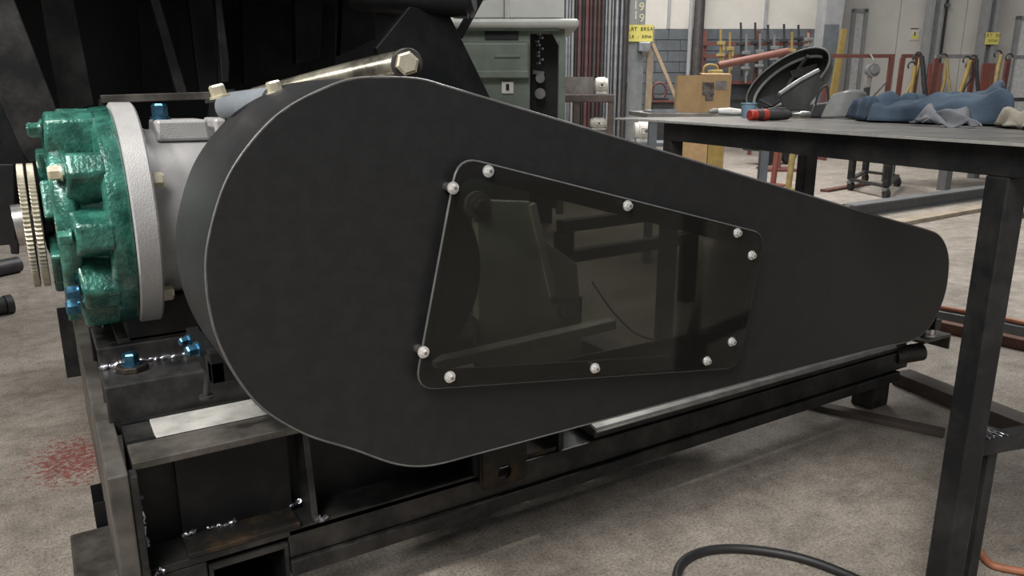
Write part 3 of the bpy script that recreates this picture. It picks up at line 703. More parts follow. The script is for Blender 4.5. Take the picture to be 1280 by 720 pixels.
# legs: u positions from the photograph
def u_at(px): 
    best = min(range(0, 2200), key=lambda i: abs(project_x(TP(i/1000, .0, TZ-.03))-px)); return best/1000
def project_x(P_):
    d = P_-CAM; return 640+FPX*d.dot(RT)/d.dot(FW)
ul = u_at(823); ur = u_at(1240)
ZAP = TZ-.066
T('apron', MB().hexa([TP(ul, .02, ZAP), TP(LEN-.01, .02, ZAP), TP(LEN-.01, .02, TZ-.008), TP(ul, .02, TZ-.008)], tn*.05), 'table_leg', bevel=.002)
T('apron', MB().hexa([TP(ul, .071, ZAP), TP(ul+.05, .071, ZAP), TP(ul+.05, .071, TZ-.008), TP(ul, .071, TZ-.008)], tn*.50), 'table_leg', bevel=.002)
T('apron', MB().hexa([TP(ul, .575, ZAP), TP(LEN-.01, .575, ZAP), TP(LEN-.01, .575, TZ-.008), TP(ul, .575, TZ-.008)], tn*.05), 'table_leg', bevel=.002)
for u, v in [(ul, .02), (ur-.025, .02), (ul, .575), (ur-.025, .575)]:
    T('leg', MB().hexa([TP(u, v, 0), TP(u+.05, v, 0), TP(u+.05, v+.05, 0), TP(u, v+.05, 0)], (0, 0, ZAP)), 'table_leg', bevel=.003)
us = ur-.02
zs = .36
T('stretcher', MB().hexa([TP(us, .071, zs), TP(us+.035, .071, zs), TP(us+.035, .071, zs+.035), TP(us, .071, zs+.035)], tn*.503), 'table_leg', bevel=.002)
wb = MB()
for i in range(6): bead(wb, TP(us-.002, .078+i*.011, zs+.037), TP(us+.032, .082+i*.012, zs+.037), .002, 8, .8)
T('weld_bead', wb, 'weld', 60)
sp_ = U(1222, 700, y=.67)
T('support_strut', MB().hexa([TP(us+.008, .115, 0), TP(us+.020, .115, 0), TP(us+.020, .140, 0), TP(us+.008, .140, 0)], (0, 0, zs)), 'table_leg')

# things on the table
def on_table(px, py): return U(px, py, z=TZ)
# denim garment: folded heap
def cloth(name, label, m, c_pts, hfun, nu=70, nv=34, thick=.006, sub=None):
    """c_pts: near-left, near-right, far-right, far-left corners on the table; hfun(u,v)->height"""
    a, b, c, d = [Vector(p) for p in c_pts]
    mb = MB()
    for j in range(nv+1):
        for i in range(nu+1):
            u = i/nu; v = j/nv
            p = (a*(1-u)+b*u)*(1-v)+(d*(1-u)+c*u)*v
            e = .018*math.sin(9*u+3*v)*(1 if v < .5 else -1)*(abs(v-.5)*2)**3+.014*math.sin(13*v)*(abs(u-.5)*2)**6
            p = p+tn*e+Vector((0, 0, hfun(u, v)))
            mb.v.append(tuple(p))
    for j in range(nv):
        for i in range(nu):
            k = j*(nu+1)+i; mb.f.append((k, k+1, k+nu+2, k+nu+1))
    o = (a+b+c+d)/4
    ob = mb.build(name, m, None, 180, origin=o)
    s = ob.modifiers.new('thickness', 'SOLIDIFY'); s.thickness = thick; s.offset = 1
    tag(ob, label, 'cloth'); return ob
def sm(a, b, x):
    t = max(0, min(1, (x-a)/(b-a))); return t*t*(3-2*t)
def bump(x, c, w): return math.exp(-((x-c)/w)**2)
n_l, n_r = on_table(1084, 153), on_table(1262, 159)
c1_ = n_l; c2_ = n_r; c3_ = n_r+FWH*.50+RT*.26; c4_ = n_l+FWH*.42+RT*.12
def crease(x, p=1.0): return 1-abs(math.sin(x))**p
def hden(u, v):
    edge = sm(0, .05, v)*sm(0, .025, u)*sm(0, .10, 1-v)*sm(0, .03, 1-u)
    h = .040+.014*u
    # broad folded layers with sharp valleys between them
    for c0, k_, w_, d_ in ((.20, .55, .030, .030), (.62, -.45, .026, .026), (.05, 1.05, .022, .022), (.95, -.9, .024, .022), (.42, .10, .020, .018)):
        h -= d_*bump(v-k_*u, c0, w_)
    for c0, k_, w_, d_ in ((.30, .55, .07, .016), (.50, -.45, .08, .014), (.15, 1.05, .06, .014), (.80, -.9, .07, .012)):
        h += d_*bump(v-k_*u, c0, w_)
    h += .005*math.sin(21*u+9*v)+.004*math.sin(13*v-27*u)+.016*bump(u, .05, .05)*bump(v, .3, .3)
    h += .026*bump(u, .88, .16)*bump(v, .45, .35)+.046*bump(u-.12*v, .90, .055)*bump(v, .5, .30)+.012*bump(u, .60, .16)*bump(v, .6, .25)
    return .004+max(.004, h)*edge
cloth('denim_jacket', 'crumpled blue denim garment heaped on the workbench', 'denim', (c1_, c2_, c3_, c4_), hden, 120, 60)
g0 = on_table(1152, 158); g1 = on_table(1222, 161)
off = -tn*.015
def hfl(u, v): return .008+.036*v*sm(0, .2, u)*sm(0, .15, 1-u)+.008*math.sin(9*u)+.006*math.sin(17*u+4*v)
gp = cloth('grey_rag', 'grey folded rag lying against the blue denim garment', 'denim_reverse', (g0, g1, g1+FWH*.07+RT*.01, g0+FWH*.09+RT*.02), hfl, 30, 12, .004)
h0 = on_table(1252, 161); h1 = on_table(1340, 166)
def hcan(u, v): return .006+(.036*bump(v, .35, .22)+.030*bump(v, .8, .15)+.006*math.sin(15*u))*sm(0, .08, u)*sm(0, .1, v)
cloth('canvas_glove', 'tan canvas cloth rolled beside the blue denim garment', 'canvas_tan', (h0, h1, h1+FWH*.20+RT*.1, h0+FWH*.22+RT*.12), hcan, 40, 24, .006)

# welding helmet lying on its back
def helmet():
    base = on_table(990, 145)
    Dh = base.dot(FWH); s = Dh/978
    t = Thing('welding_helmet', 'dark grey welding helmet lying open on its side', 'helmet', base)
    ctr = U(984, 95, D=Dh)
    f = (-RT*.50-FWH*.62+Vector((0, 0, .34))).normalized()      # opening direction
    r = (RT*.92+Vector((0, 0, .36))); r = (r-f*r.dot(f)).normalized(); u = f.cross(r)
    a, b, c = 54*s, 29*s, 50*s
    def E(th, ph, k=1.0):
        return ctr+(r*(a*math.cos(ph))+u*(b*math.sin(ph)))*(math.cos(th)**.6)*k-f*(c*math.sin(th))
    mb = MB(); nu, nv = 44, 12
    for j in range(nv):
        for i in range(nu): mb.v.append(tuple(E(j/(nv-1)*PI/2*.97, 2*PI*i/nu)))
    for j in range(nv-1):
        for i in range(nu): mb.f.append((j*nu+i, j*nu+(i+1) % nu, (j+1)*nu+(i+1) % nu, (j+1)*nu+i))
    mb.f.append(tuple((nv-1)*nu+i for i in range(nu)))
    lowest = min(p[2] for p in mb.v); dz = TZ+.001-lowest
    mb.v = [(p[0], p[1], p[2]+dz) for p in mb.v]; ctr.z += dz
    sh = t.part('shell', mb, 'helmet_shell', 60)
    md = sh.modifiers.new('thickness', 'SOLIDIFY'); md.thickness = .006; md.offset = 1
    t.part('rim', MB().tube([E(0, 2*PI*i/44) for i in range(44)], .0035, 8, True), 'helmet_inner', 60)
    t.part('headband', MB().tube([E(.25, PI*.1+PI*1.0*i/20, .93)-f*.01 for i in range(21)], .007, 6), 'visor_grey', 60)
    t.part('crown_strap', MB().tube([E(.2+1.0*math.sin(PI*i/12), PI*(.25+.9*i/12), .9) for i in range(13)], .008, 6), 'helmet_inner', 60)
    t.part('head_pad', MB().hexa([E(.25, PI*.95, .8), E(.25, PI*1.25, .85), E(.5, PI*1.3, .5), E(.5, PI*.9, .5)], f*.02), 'clamp_dark', bevel=.008)
    # flipped face plate lying across the lower right of the opening
    k = Dh-.20
    P1, P2, P3, P4, P5 = [U(x, y, D=d_) for x, y, d_ in ((974, 118, k), (1023, 88, k+.05), (1029, 106, k+.06), (1008, 138, k+.02), (982, 139, k))]
    for q in (P4, P5): q.z = max(q.z, TZ+.004)
    t.part('face_plate', MB().hexa([P1, P2, P3, P4, P5], FWH*.018), 'helmet_shell', bevel=.005)
    t.part('plate_edge', MB().tube([P1, P1.lerp(P2, .5)+Vector((0, 0, .006)), P2], .009, 8), 'visor_grey', 60)
    t.part('knob', MB().cyl(E(.5, 0.2, .98), E(.5, 0.2, 1.12), .014, n=14), 'clamp_dark', 40)
    t.part('lens_holder', MB().hexa([E(.6, PI*.15, .9), E(.6, PI*.45, .9), E(.9, PI*.45, .85), E(.9, PI*.15, .85)], f*.012), 'bright_steel', bevel=.003)
helmet()
# grey face shield shell leaning against helmet
def shield():
    base = on_table(1050, 148); Dh = base.dot(FWH); s = Dh/978
    t = Thing('face_shield', 'pale grey curved face shield with black bracket beside helmet', 'face shield', base)
    mb = MB(); nu, nv = 22, 10
    for j in range(nv+1):
        for i in range(nu+1):
            u = i/nu; v = j/nv; ang = rad(-70+140*u)
            p = base+RT*(s*(24*math.sin(ang)+3))+FWH*(s*(22-22*math.cos(ang)))+Vector((0, 0, .002+s*(34*v*(.55+.45*math.cos(ang*.8)))))+RT*(s*9*v)-FWH*(s*6*v)
            mb.v.append(tuple(p))
    for j in range(nv):
        for i in range(nu): k = j*(nu+1)+i; mb.f.append((k, k+1, k+nu+2, k+nu+1))
    sh = t.part('shell', mb, 'visor_grey', 60); md = sh.modifiers.new('thickness', 'SOLIDIFY'); md.thickness = .004
    p = base-RT*(s*34)+FWH*.05
    t.part('bracket', MB().hexa([p+Vector((0, 0, .001)), p+RT*(s*36)+Vector((0, 0, .001)), p+RT*(s*30)+Vector((0, 0, s*20)), p+RT*(s*6)+Vector((0, 0, s*17))], FWH*.05), 'clamp_dark', bevel=.006)
    t.part('strap', MB().tube(spline([p+RT*(s*8)+Vector((0, 0, s*17)), p+RT*(s*12)+Vector((0, 0, s*34)), p+RT*(s*20)+Vector((0, 0, s*40)), p+RT*(s*24)+Vector((0, 0, s*20))], 5, False), .004, 6), 'clamp_dark', 60)
shield()
# red and grey hand tool (air grinder)
tl0, tl1 = on_table(937, 151.5), on_table(1030, 148)
s = tl0.dot(FWH)/978; ax = (tl1-tl0); 
tool = Thing('air_grinder', 'grey handheld tool with red end cap lying at table edge', 'power tool', tl0)
rr = 7.0*s
def tp(px): return tl0+RT*((px-937)*s)+FWH*((px-937)*s*.35)+Vector((0, 0, rr+.001))
tool.part('end_cap', MB().cyl(tp(936), tp(946), rr*.95, rr, 20), 'tool_red', 40, bevel=.003)
tool.part('body', MB().tube([tp(946), tp(952), tp(975), tp(990), tp(995)], [rr*.98, rr, rr*1.02, rr*.9, rr*.5], 20), 'tool_body', 50)
tool.part('red_band', MB().cyl(tp(953), tp(960), rr*1.05, n=20), 'tool_red', 40)
tool.part('nozzle', MB().tube([tp(995), tp(1008), tp(1010), tp(1022)], [rr*.35, rr*.35, rr*.62, rr*.62], 14), 'bright_steel', 50)
tool.part('trigger', MB().beam(tp(962)+Vector((0, 0, rr)), tp(985)+Vector((0, 0, rr*1.15)), .012, .006), 'bright_steel')
cb = on_table(941, 147.5)+FWH*.06; s = cb.dot(FWH)/978
cup = Thing('blue_cup', 'small light blue plastic cup behind the red capped tool', 'cup', cb)
cup.part('cup_wall', MB().lathe(cb+Vector((0, 0, .001)), (0, 0, 1), [(0, 8.0*s), (16*s, 9.5*s), (17*s, 9.5*s), (17*s, 8.5*s), (3*s, 7*s)], 26), 'cup_blue', 40)
cup.part('cup_lip', MB().tube([cb+Vector((9.5*s*math.cos(2*PI*i/24), 9.5*s*math.sin(2*PI*i/24), 17*s)) for i in range(24)], .003, 6, True), 'cup_blue', 60)
pb_ = on_table(888, 144); s = pb_.dot(FWH)/978
pl_ = Thing('clamp_pliers', 'dull silver locking pliers lying on the workbench near cardboard box', 'pliers', pb_)
def pp(px, h, off=0): return pb_+RT*((px-888)*s)+FWH*off+Vector((0, 0, h*s+.004))
pl_.part('jaw', MB().tube([pp(886, 3), pp(892, 4), pp(900, 4)], [.006, .012, .010], 10), 'clamp_grey', 50)
pl_.part('handle', MB().tube([pp(897, 4), pp(912, 5), pp(926, 3), pp(934, 2)], .011, 10), 'switch_white', 50)
pl_.part('handle', MB().tube([pp(897, 2, -.02), pp(912, 1, -.04), pp(928, 1, -.05)], .009, 10), 'clamp_grey', 50)

# ================================================================== BACKGROUND WORKSHOP (hall frame)
# milling machine
Dm = 6.0
t = Thing('milling_machine', 'old pale green machine tool with grey top cabinet and open side', 'machine', hall(630, 125, Dm)*1-Vector((0, 0, hall(630, 125, Dm).z)), hallframe=True)
B = t.part
b0, b1 = hall(575, 60, Dm).x, hall(663, 60, Dm).x
zb_ = hall(620, 36, Dm).z
B('column', MB().box((b0-.3, Dm+.05, 0), (b1, Dm+.75, zb_)), 'machine_green', bevel=.01)
mb = prect(MB(), 560, 52, 661, 97, Dm, .06); B('front_cover', mb, 'machine_green', bevel=.02, seg=3)
mb = prect(MB(), 565, 88, 661, 97.5, Dm-.02, .02); B('cover_lip', mb, 'machine_green', bevel=.008)
mb = prect(MB(), 618, 68, 650, 72, Dm-.015, .02); B('cover_handle', mb, 'machine_green', bevel=.006)
mb = prect(MB(), 606, 37, 648, 49, Dm+.035, .02); B('vent', mb, 'grease_black')
sw = B('switch_plate', prect(MB(), 627, 102, 642, 117, Dm+.03, .02), 'switch_white', bevel=.005)
B('switch_slot', prect(MB(), 632.5, 105, 636.5, 113, Dm+.024, .008), 'grease_black', parent=sw)
B('opening_back', prect(MB(), 663, 37, 698, 260, Dm+.5, .05), 'grease_black')
B('opening_side', MB().box((b1, Dm+.6, 0), (hall(698, 60, Dm).x, Dm+.74, zb_)), 'grease_black')
B('side_post', prect(MB(), 697, 50, 706, 268, Dm+.04, .10), 'machine_green', bevel=.006)
B('post_bracket', MB().hexa([hall(688, 37, Dm+.05), hall(706, 37, Dm+.05), hall(706, 58, Dm+.05), hall(698, 56, Dm+.05)], (0, .09, 0)), 'machine_green')
B('table_slab', prect(MB(), 540, 23, 724, 35, Dm-.06, .95), 'machine_top', bevel=.025, seg=3)
B('slab_front', prect(MB(), 560, 35, 700, 38, Dm-.02, .3), 'machine_green')
B('top_cabinet', prect(MB(), 565, -60, 630, 22.5, Dm+.05, .6), 'machine_light', bevel=.008)
B('top_cabinet', prect(MB(), 636, -60, 706, 22.5, Dm+.05, .6), 'machine_light', bevel=.008)
B('cabinet_post', prect(MB(), 630.5, -60, 635.5, 22.5, Dm+.03, .1), 'machine_top', bevel=.004)
for px, py, r_ in [(675, 98, 6), (675, 117, 7)]:
    q = hall(px, py, Dm+.4); rr2 = r_*Dm/978
    B('gear', MB().lathe((q.x, Dm+.36, q.z), (0, 1, 0), [(0, rr2*.4), (0, rr2), (.05, rr2), (.05, rr2*.4)], 28), 'clamp_grey', 40)
ck = MB()
for i in range(9): 
    q = hall(674+3*math.sin(i*2), 43+4.5*i, Dm+.4); ck.cyl((q.x-.015, q.y, q.z), (q.x+.01, q.y-.02, q.z), .010, n=7)
B('chain', ck, 'pipe_silver')
B('gear_arm', MB().beam(hall(666, 90, Dm+.4), hall(680, 92, Dm+.4), .03, .03), 'clamp_grey')

# brown bench with motors
Db = 8.0
zt_ = hall(735, 119, Db).z
t = Thing('brown_bench', 'rusty brown steel bench beside the leaning pipes', 'bench', (hall(735, 119, Db).x, Db, 0), hallframe=True)
t.part('bench_top', prect(MB(), 690, 118, 768, 128, Db, .45), 'bench_brown', bevel=.01)
for px in (721, 764):
    for dd in (0.01, .38):
        q = hall(px, 140, Db+dd); hw = 3.6*Db/978; t.part('leg', MB().box((q.x-hw, Db+dd, 0), (q.x+hw, Db+dd+.06, zt_-.07)), 'bench_brown')
shz = hall(745, 163, Db).z
t.part('shelf', MB().box((hall(700, 140, Db).x, Db+.02, shz-.04), (hall(768, 140, Db).x, Db+.44, shz)), 'bench_brown')
q = hall(724, 118, Db)
tag_ = hallobj('steel_angle', MB().hexa([hall(706, 118, Db+.1)+Vector((0, 0, .001)), hall(742, 118, Db+.1)+Vector((0, 0, .001)), hall(742, 96, Db+.1), hall(706, 96, Db+.1)], (0, .03, 0)), 'bench_slab', q, 'dirty grey steel plate standing on the brown bench', 'steel plate')
def small_motor(px0, px1, py0, py1, D, label):
    a = hall(px0, py1, D); b = hall(px1, py0, D); r = (b.z-a.z)/2*.92; c_ = Vector(((a.x+b.x)/2, D+.1, a.z+(b.z-a.z)*.54)); L_ = (b.x-a.x)
    t = Thing('small_motor', label, 'motor', (c_.x, D+.1, a.z), 'small motors around the brown bench', True)
    t.part('barrel', MB().lathe((a.x, D+.1, c_.z), (1, 0, 0), [(0, r*.5), (.01, r*.86), (L_*.2, r*.9), (L_*.22, r), (L_*.8, r), (L_*.82, r*.9), (L_*.99, r*.86), (L_, r*.5)], 26), 'motor_white', 40)
    t.part('terminal_box', MB().box((c_.x-L_*.2, D+.1-r*1.15, c_.z-r*.3), (c_.x+L_*.25, D+.1-r*.7, c_.z+r*.4)), 'motor_white', bevel=.006)
    t.part('foot', MB().box((c_.x-L_*.4, D+.1-r*.8, a.z+.0005), (c_.x+L_*.4, D+.1+r*.8, a.z+r*.35)), 'motor_white', bevel=.004)
    t.part('fan_hole', MB().cyl((c_.x+L_*.02, D+.1-r*1.16, c_.z), (c_.x+L_*.02, D+.1-r*1.13, c_.z), r*.2, n=14), 'tape_dark')
small_motor(744, 761, 96, 118, Db, 'cream small electric motor standing on the brown bench top')
small_motor(738, 760, 147, 163, Db, 'cream small electric motor on the lower shelf of brown bench')
Dw = 8.2
small_motor(793, 822, 152, 178, Dw, 'white boxed motor with dark holes under the workbench edge')
mz = hall(805, 178, Dw).z
t = Thing('low_crate', 'low dark steel crate carrying the white boxed motor', 'crate', (hall(805, 178, Dw).x, Dw, 0), hallframe=True)
t.part('crate_top', MB().box((hall(775, 178, Dw).x, Dw-.1, mz-.03), (hall(838, 178, Dw).x, Dw+.4, mz)), 'column_dark')
for px in (777, 834):
    for dd in (-.08, .33): q = hall(px, 178, Dw+dd); t.part('leg', MB().box((q.x-.02, Dw+dd, 0), (q.x+.03, Dw+dd+.05, mz-.03)), 'column_dark')

# pipes leaning upright
Dp = 10.0
plist = [(708, 'pipe_silver', .020), (712, 'pipe_silver', .022), (715.5, 'column_grey', .016), (720, 'pipe_dark', .020), (724, 'pipe_maroon', .026), (729, 'pipe_dark', .020), (733, 'pipe_maroon', .024), (738, 'pipe_maroon', .024),
         (743, 'pipe_dark', .022), (748, 'pipe_maroon', .026), (753, 'pipe_dark', .018), (757, 'pipe_silver', .020), (761, 'column_grey', .018), (765, 'pipe_silver', .018), (770, 'pipe_silver', .026), (776, 'pipe_silver', .022), (781, 'pipe_dark', .026)]
lab = {'pipe_silver': 'shiny galvanised pipe standing upright against the back wall', 'column_grey': 'dull grey pipe standing upright against the back wall', 'pipe_dark': 'dark rusty pipe standing upright against the back wall', 'pipe_maroon': 'maroon painted pipe standing upright against the back wall'}
for px, m, r_ in plist:
    yy = Dp+.33+(.075 if plist.index((px, m, r_)) % 2 else 0); q = hall(px, 60, yy)
    mb = MB().cyl((q.x, yy, 0.0), (q.x, yy, 4.6+random.uniform(-.2, .2)), min(r_, .0235), n=12)
    hallobj('upright_pipe', mb, m, (q.x, yy, 0), lab[m], 'pipe', 'pipes stacked upright in the rack', 40)
t = Thing('pipe_rack', 'dark steel rack frame holding the upright pipes', 'rack', (hall(745, 100, Dp+.6).x, Dp+.6, 0), hallframe=True)
x0, x1 = hall(690, 60, Dp+.6).x, hall(784, 60, Dp+.6).x
for zz in (1.2, 2.6, 4.4): t.part('cross_bar', MB().box((x0, Dp+.45, zz), (x1, Dp+.5, zz+.05)), 'clamp_dark')
for x in (x0, x1-.06): t.part('upright', MB().box((x, Dp+.5, 0), (x+.06, Dp+.56, 4.6)), 'clamp_dark')
t.part('back_sheet', MB().box((x0+.06, Dp+.52, .3), (x1-.06, Dp+.54, 4.5)), 'pipe_dark')

# numbered column with yellow notice
Dn = 11.0
t = Thing('trim_4', 'grey steel column with painted numbers and yellow notice', None, (hall(798, 60, Dn).x, Dn, 0), hallframe=True, kind='structure')
x0, x1 = hall(785, 20, Dn).x, hall(807, 20, Dn).x
zsplit = hall(798, 52, Dn).z
t.part('column_shaft', MB().box((x0, Dn, zsplit), (x1, Dn+.3, 5.5)), 'column_grey', bevel=.01)
t.part('column_shaft', MB().box((x0, Dn, 0), (x1, Dn+.3, zsplit)), 'post_grey', bevel=.01)
t.part('dark_flange', MB().box((x0-.06, Dn+.02, 0), (x0-.001, Dn+.28, 5.5)), 'pipe_dark')
xm = hall(798, 20, Dn).x
t.part('centre_groove', MB().box((xm-.012, Dn-.004, zsplit), (xm+.09, Dn, 5.4)), 'post_grey')
for body, px, py in [('1', 794.5, 7), ('1', 794.5, 20), ('9', 802, 9), ('9', 802, 23)]:
    q = hall(px, py, Dn); text_mesh('painted_number', body, .15, 'paint_yellowed', t.e, (q.x-t.o.x, -.008, q.z), (PI/2, 0, 0), .001)
sgn = Thing('yellow_notice', 'yellow rectangular notice with dark lettering on the numbered column', 'sign', hall(800, 52, Dn-.03), hallframe=True)
sgn.part('board', prect(MB(), 785.5, 31, 816, 52, Dn-.03, .012), 'sign_yellow')
for body, px, py, sz in [('LRT BRSA', 800.5, 36.5, .065), ('LB - BENA', 800.5, 46, .052)]:
    q = hall(px, py, Dn-.03)-sgn.o; text_mesh('letter', body, sz, 'sign_ink', sgn.e, (q.x, -.002, q.z), (PI/2, 0, 0), .001)
q = hall(805, 58, Dn); 
hallobj('wall_box', MB().box((q.x-.09, Dn-.12, q.z-.07), (q.x+.07, Dn, q.z+.05)).hexa([(q.x-.05, Dn-.12, q.z-.07), (q.x+.05, Dn-.12, q.z-.07), (q.x+.05, Dn, q.z-.14), (q.x-.03, Dn, q.z-.14)], (0, 0, .02)), 'pipe_silver', q, 'grey junction box under the yellow notice', 'electrical box', bevel=.01)
Dl = 11.02
q = hall(812, 90, Dl)
hallobj('timber_post', MB().box((q.x-.045, Dl, 0), (q.x+.045, Dl+.06, hall(812, 33, Dl).z)), 'lumber', (q.x, Dl, 0), 'pale timber post standing beside the numbered column', 'timber', bevel=.004)
a_, b_ = hall(816, 55, Dl), hall(848, 137, Dl); dv = (b_-a_); e_ = a_+dv*((a_.z-.02)/(a_.z-b_.z))
e_.y -= .3; a_.y -= .02
hallobj('leaning_stick', MB().beam(e_, a_, .045, .03, (0, 1, 0)), 'stick_wood', (e_.x, e_.y, 0), 'brown wooden stick leaning against the timber post', 'stick')

# bench behind the table: cardboard box and small stuff
Dx = 5.0
t = Thing('rear_bench', 'low grey bench behind the workbench carrying the cardboard box', 'bench', (hall(880, 145, Dx).x, Dx, 0), hallframe=True)
bz = hall(880, 141, Dx).z
t.part('bench_top', MB().box((hall(806, 140, Dx).x, Dx-.1, bz-.03), (hall(965, 140, Dx).x, Dx+.7, bz)), 'bench_slab', bevel=.004)
for px in (812, 955):
    for dd in (-.06, .6): q = hall(px, 150, Dx+dd); t.part('leg', MB().box((q.x, Dx+dd, 0), (q.x+.05, Dx+dd+.05, bz-.03)), 'column_dark')
x0 = hall(851, 120, Dx).x; x1 = hall(917, 120, Dx).x; xm = hall(876, 120, Dx).x; zt2 = hall(880, 94, Dx).z
bx = Thing('cardboard_box', 'brown cardboard box with dark tape patch', 'box', ((x0+x1)/2, Dx+.1, bz), hallframe=True)
bx.part('carton', MB().hexa([(x0, Dx+.12, bz+.001), (xm, Dx, bz+.001), (x1, Dx+.07, bz+.001), (x1-.03, Dx+.32, bz+.001), (x0+.03, Dx+.34, bz+.001)], (0, 0, zt2-bz)), 'cardboard')
def boxface(px0, py0, px1, py1, d):  # on the right front face
    def fp(px, py): 
        x = hall(px, py, Dx).x; k = (x-xm)/(x1-xm); return Vector((x, Dx+.07*k-d, hall(px, py, Dx).z))
    return MB().hexa([fp(px0, py1), fp(px1, py1), fp(px1, py0), fp(px0, py0)], (0, d*.9, 0))
bx.part('dark_patch', boxface(878, 103, 894, 119, .003), 'tape_dark')
bx.part('dark_patch', boxface(882, 119, 893, 126, .003), 'tape_dark')
bx.part('pale_label', boxface(896, 101, 912, 112, .003), 'bench_slab')
bx.part('top_flap', MB().hexa([(xm, Dx, zt2+.002), (x1, Dx+.07, zt2+.002), (x1-.01, Dx+.13, zt2+.012), (xm, Dx+.07, zt2+.012)], (0, 0, .004)), 'cardboard')
q = hall(832, 140, Dx-.05)
hallobj('flat_tray', MB().box((hall(812, 140, Dx).x, Dx-.08, bz+.001), (hall(843, 140, Dx).x, Dx+.25, bz+.014)).box((hall(812, 140, Dx).x, Dx-.08, bz+.014), (hall(843, 140, Dx).x, Dx-.07, bz+.024)), 'pipe_silver', (q.x, Dx, bz), 'pale flat metal tray lying left of the cardboard box', 'tray')

# dark tool cabinet and shelves between post and rack
Dk = 14.0
t = Thing('dark_shelf', 'low dark shelf unit with red top against the grey block wall', 'shelf', (hall(838, 140, Dk).x, Dk, 0), hallframe=True)
t.part('shelf_body', prect(MB(), 815, 128, 858, 175, Dk, .4), 'clamp_dark'); t.part('shelf_top', prect(MB(), 813, 125, 860, 128, Dk-.03, .45), 'red_oxide')
q = hall(826, 125, Dk)
t2 = Thing('red_hand_tool', 'dark red hand tool resting on the low dark shelf', 'tool', q, hallframe=True)
t2.part('loop_handle', MB().tube([(q.x+.13*math.cos(a*PI/10)-.02, Dk+.1, q.z+.16+.14*math.sin(a*PI/10)) for a in range(-4, 15)], .022, 8), 'red_oxide', 60)
t2.part('tool_base', MB().box((q.x-.12, Dk+.02, q.z+.001), (q.x+.15, Dk+.2, q.z+.05)), 'clamp_dark', bevel=.01)

# clamp rack
Dr = 14.5
rk = Thing('clamp_rack', 'red oxide steel rack with two bars for hanging clamps', 'rack', (hall(945, 100, Dr).x, Dr, 0), hallframe=True)
for py in (54.5, 70):
    a_, b_ = hall(880, py, Dr), hall(1012 if py < 60 else 1035, py, Dr); rk.part('cross_bar', MB().box((a_.x, Dr, a_.z-.03), (b_.x, Dr+.06, a_.z+.03)), 'red_oxide')
for px in (881, 947, 1010):
    q = hall(px, 80, Dr); rk.part('upright', MB().box((q.x-.03, Dr+.06, 0), (q.x+.03, Dr+.12, hall(px, 38, Dr).z)), 'red_oxide')
for py in (103, 122):
    a_, b_ = hall(895, py, Dr), hall(985, py, Dr); rk.part('low_shelf', MB().box((a_.x, Dr+.02, a_.z-.03), (b_.x, Dr+.3, a_.z+.03)), 'red_oxide' if py < 110 else 'clamp_dark')
rk.part('dark_back', MB().box((hall(900, 60, Dr+.3).x, Dr+.3, hall(900, 150, Dr).z), (hall(1008, 60, Dr+.3).x, Dr+.33, hall(900, 57, Dr).z)), 'column_dark')
def bar_clamp(px, py0, py1, mbar, mjaw, label, ln=0.0):
    D = Dr-{'clamp_dark': .12, 'clamp_grey': .23}.get(mbar, .34)
    a_ = hall(px, py0, D); b_ = hall(px+ln, py1, D)
    t = Thing('bar_clamp', label, 'clamp', b_, 'clamps hanging on the rack', True)
    t.part('bar', MB().beam(b_, a_, .035, .02, (0, 1, 0)), mbar)
    zj = a_.z-(a_.z-b_.z)*.42
    t.part('fixed_jaw', MB().box((a_.x-.05, D-.04, zj), (a_.x+.09, D+.04, zj+.06)).box((a_.x+.05, D-.03, zj-.10), (a_.x+.09, D+.03, zj)), mjaw, bevel=.008)
    zj = a_.z-(a_.z-b_.z)*.72
    t.part('sliding_jaw', MB().box((a_.x-.05, D-.04, zj), (a_.x+.10, D+.04, zj+.05)).cyl((a_.x+.07, D, zj-.10), (a_.x+.07, D, zj+.12), .018, n=8), mjaw, bevel=.006)
for px, y0, y1 in [(926, 28, 96), (944, 28, 92), (960, 31, 84), (980, 30, 84), (998, 31, 76)]:
    bar_clamp(px, y0, y1, 'clamp_dark', 'clamp_dark', 'tall black bar clamp hooked over the clamp rack', 1)
for px, y0, y1 in [(933, 42, 104), (950, 42, 100), (968, 43, 88)]:
    bar_clamp(px, y0, y1, 'clamp_grey', 'clamp_grey', 'light grey bar clamp hooked over the clamp rack', -1)
for px, y0, y1 in [(901, 36, 84), (912.5, 40, 95), (990, 40, 100)]:
    bar_clamp(px, y0, y1, 'safety_yellow', 'dirty_yellow', 'yellow bar clamp hooked over the clamp rack', -1)
bar_clamp(1010.5, 41, 66, 'lumber', 'clamp_grey', 'pale wooden bar clamp at the end of clamp rack')
a_, b_ = hall(865, 10, WD-.5), hall(868, 120, WD-.5)
for px0, px1, m, lb in [(864, 868, 'column_grey', 'thin grey pipe standing at the end of clamp rack'), (874, 875.5, 'pipe_dark', 'thick dark pipe standing at the end of clamp rack')]:
    q = hall(px0, 20, WD-.5); r_ = .045 if m == 'column_grey' else .11
    hallobj('standing_pipe', MB().cyl((q.x, WD-.5, 0), (q.x, WD-.5, 3.0 if m == 'column_grey' else 5.0), r_, n=12), m, (q.x, WD-.5, 0), lb, 'pipe', smooth=40)
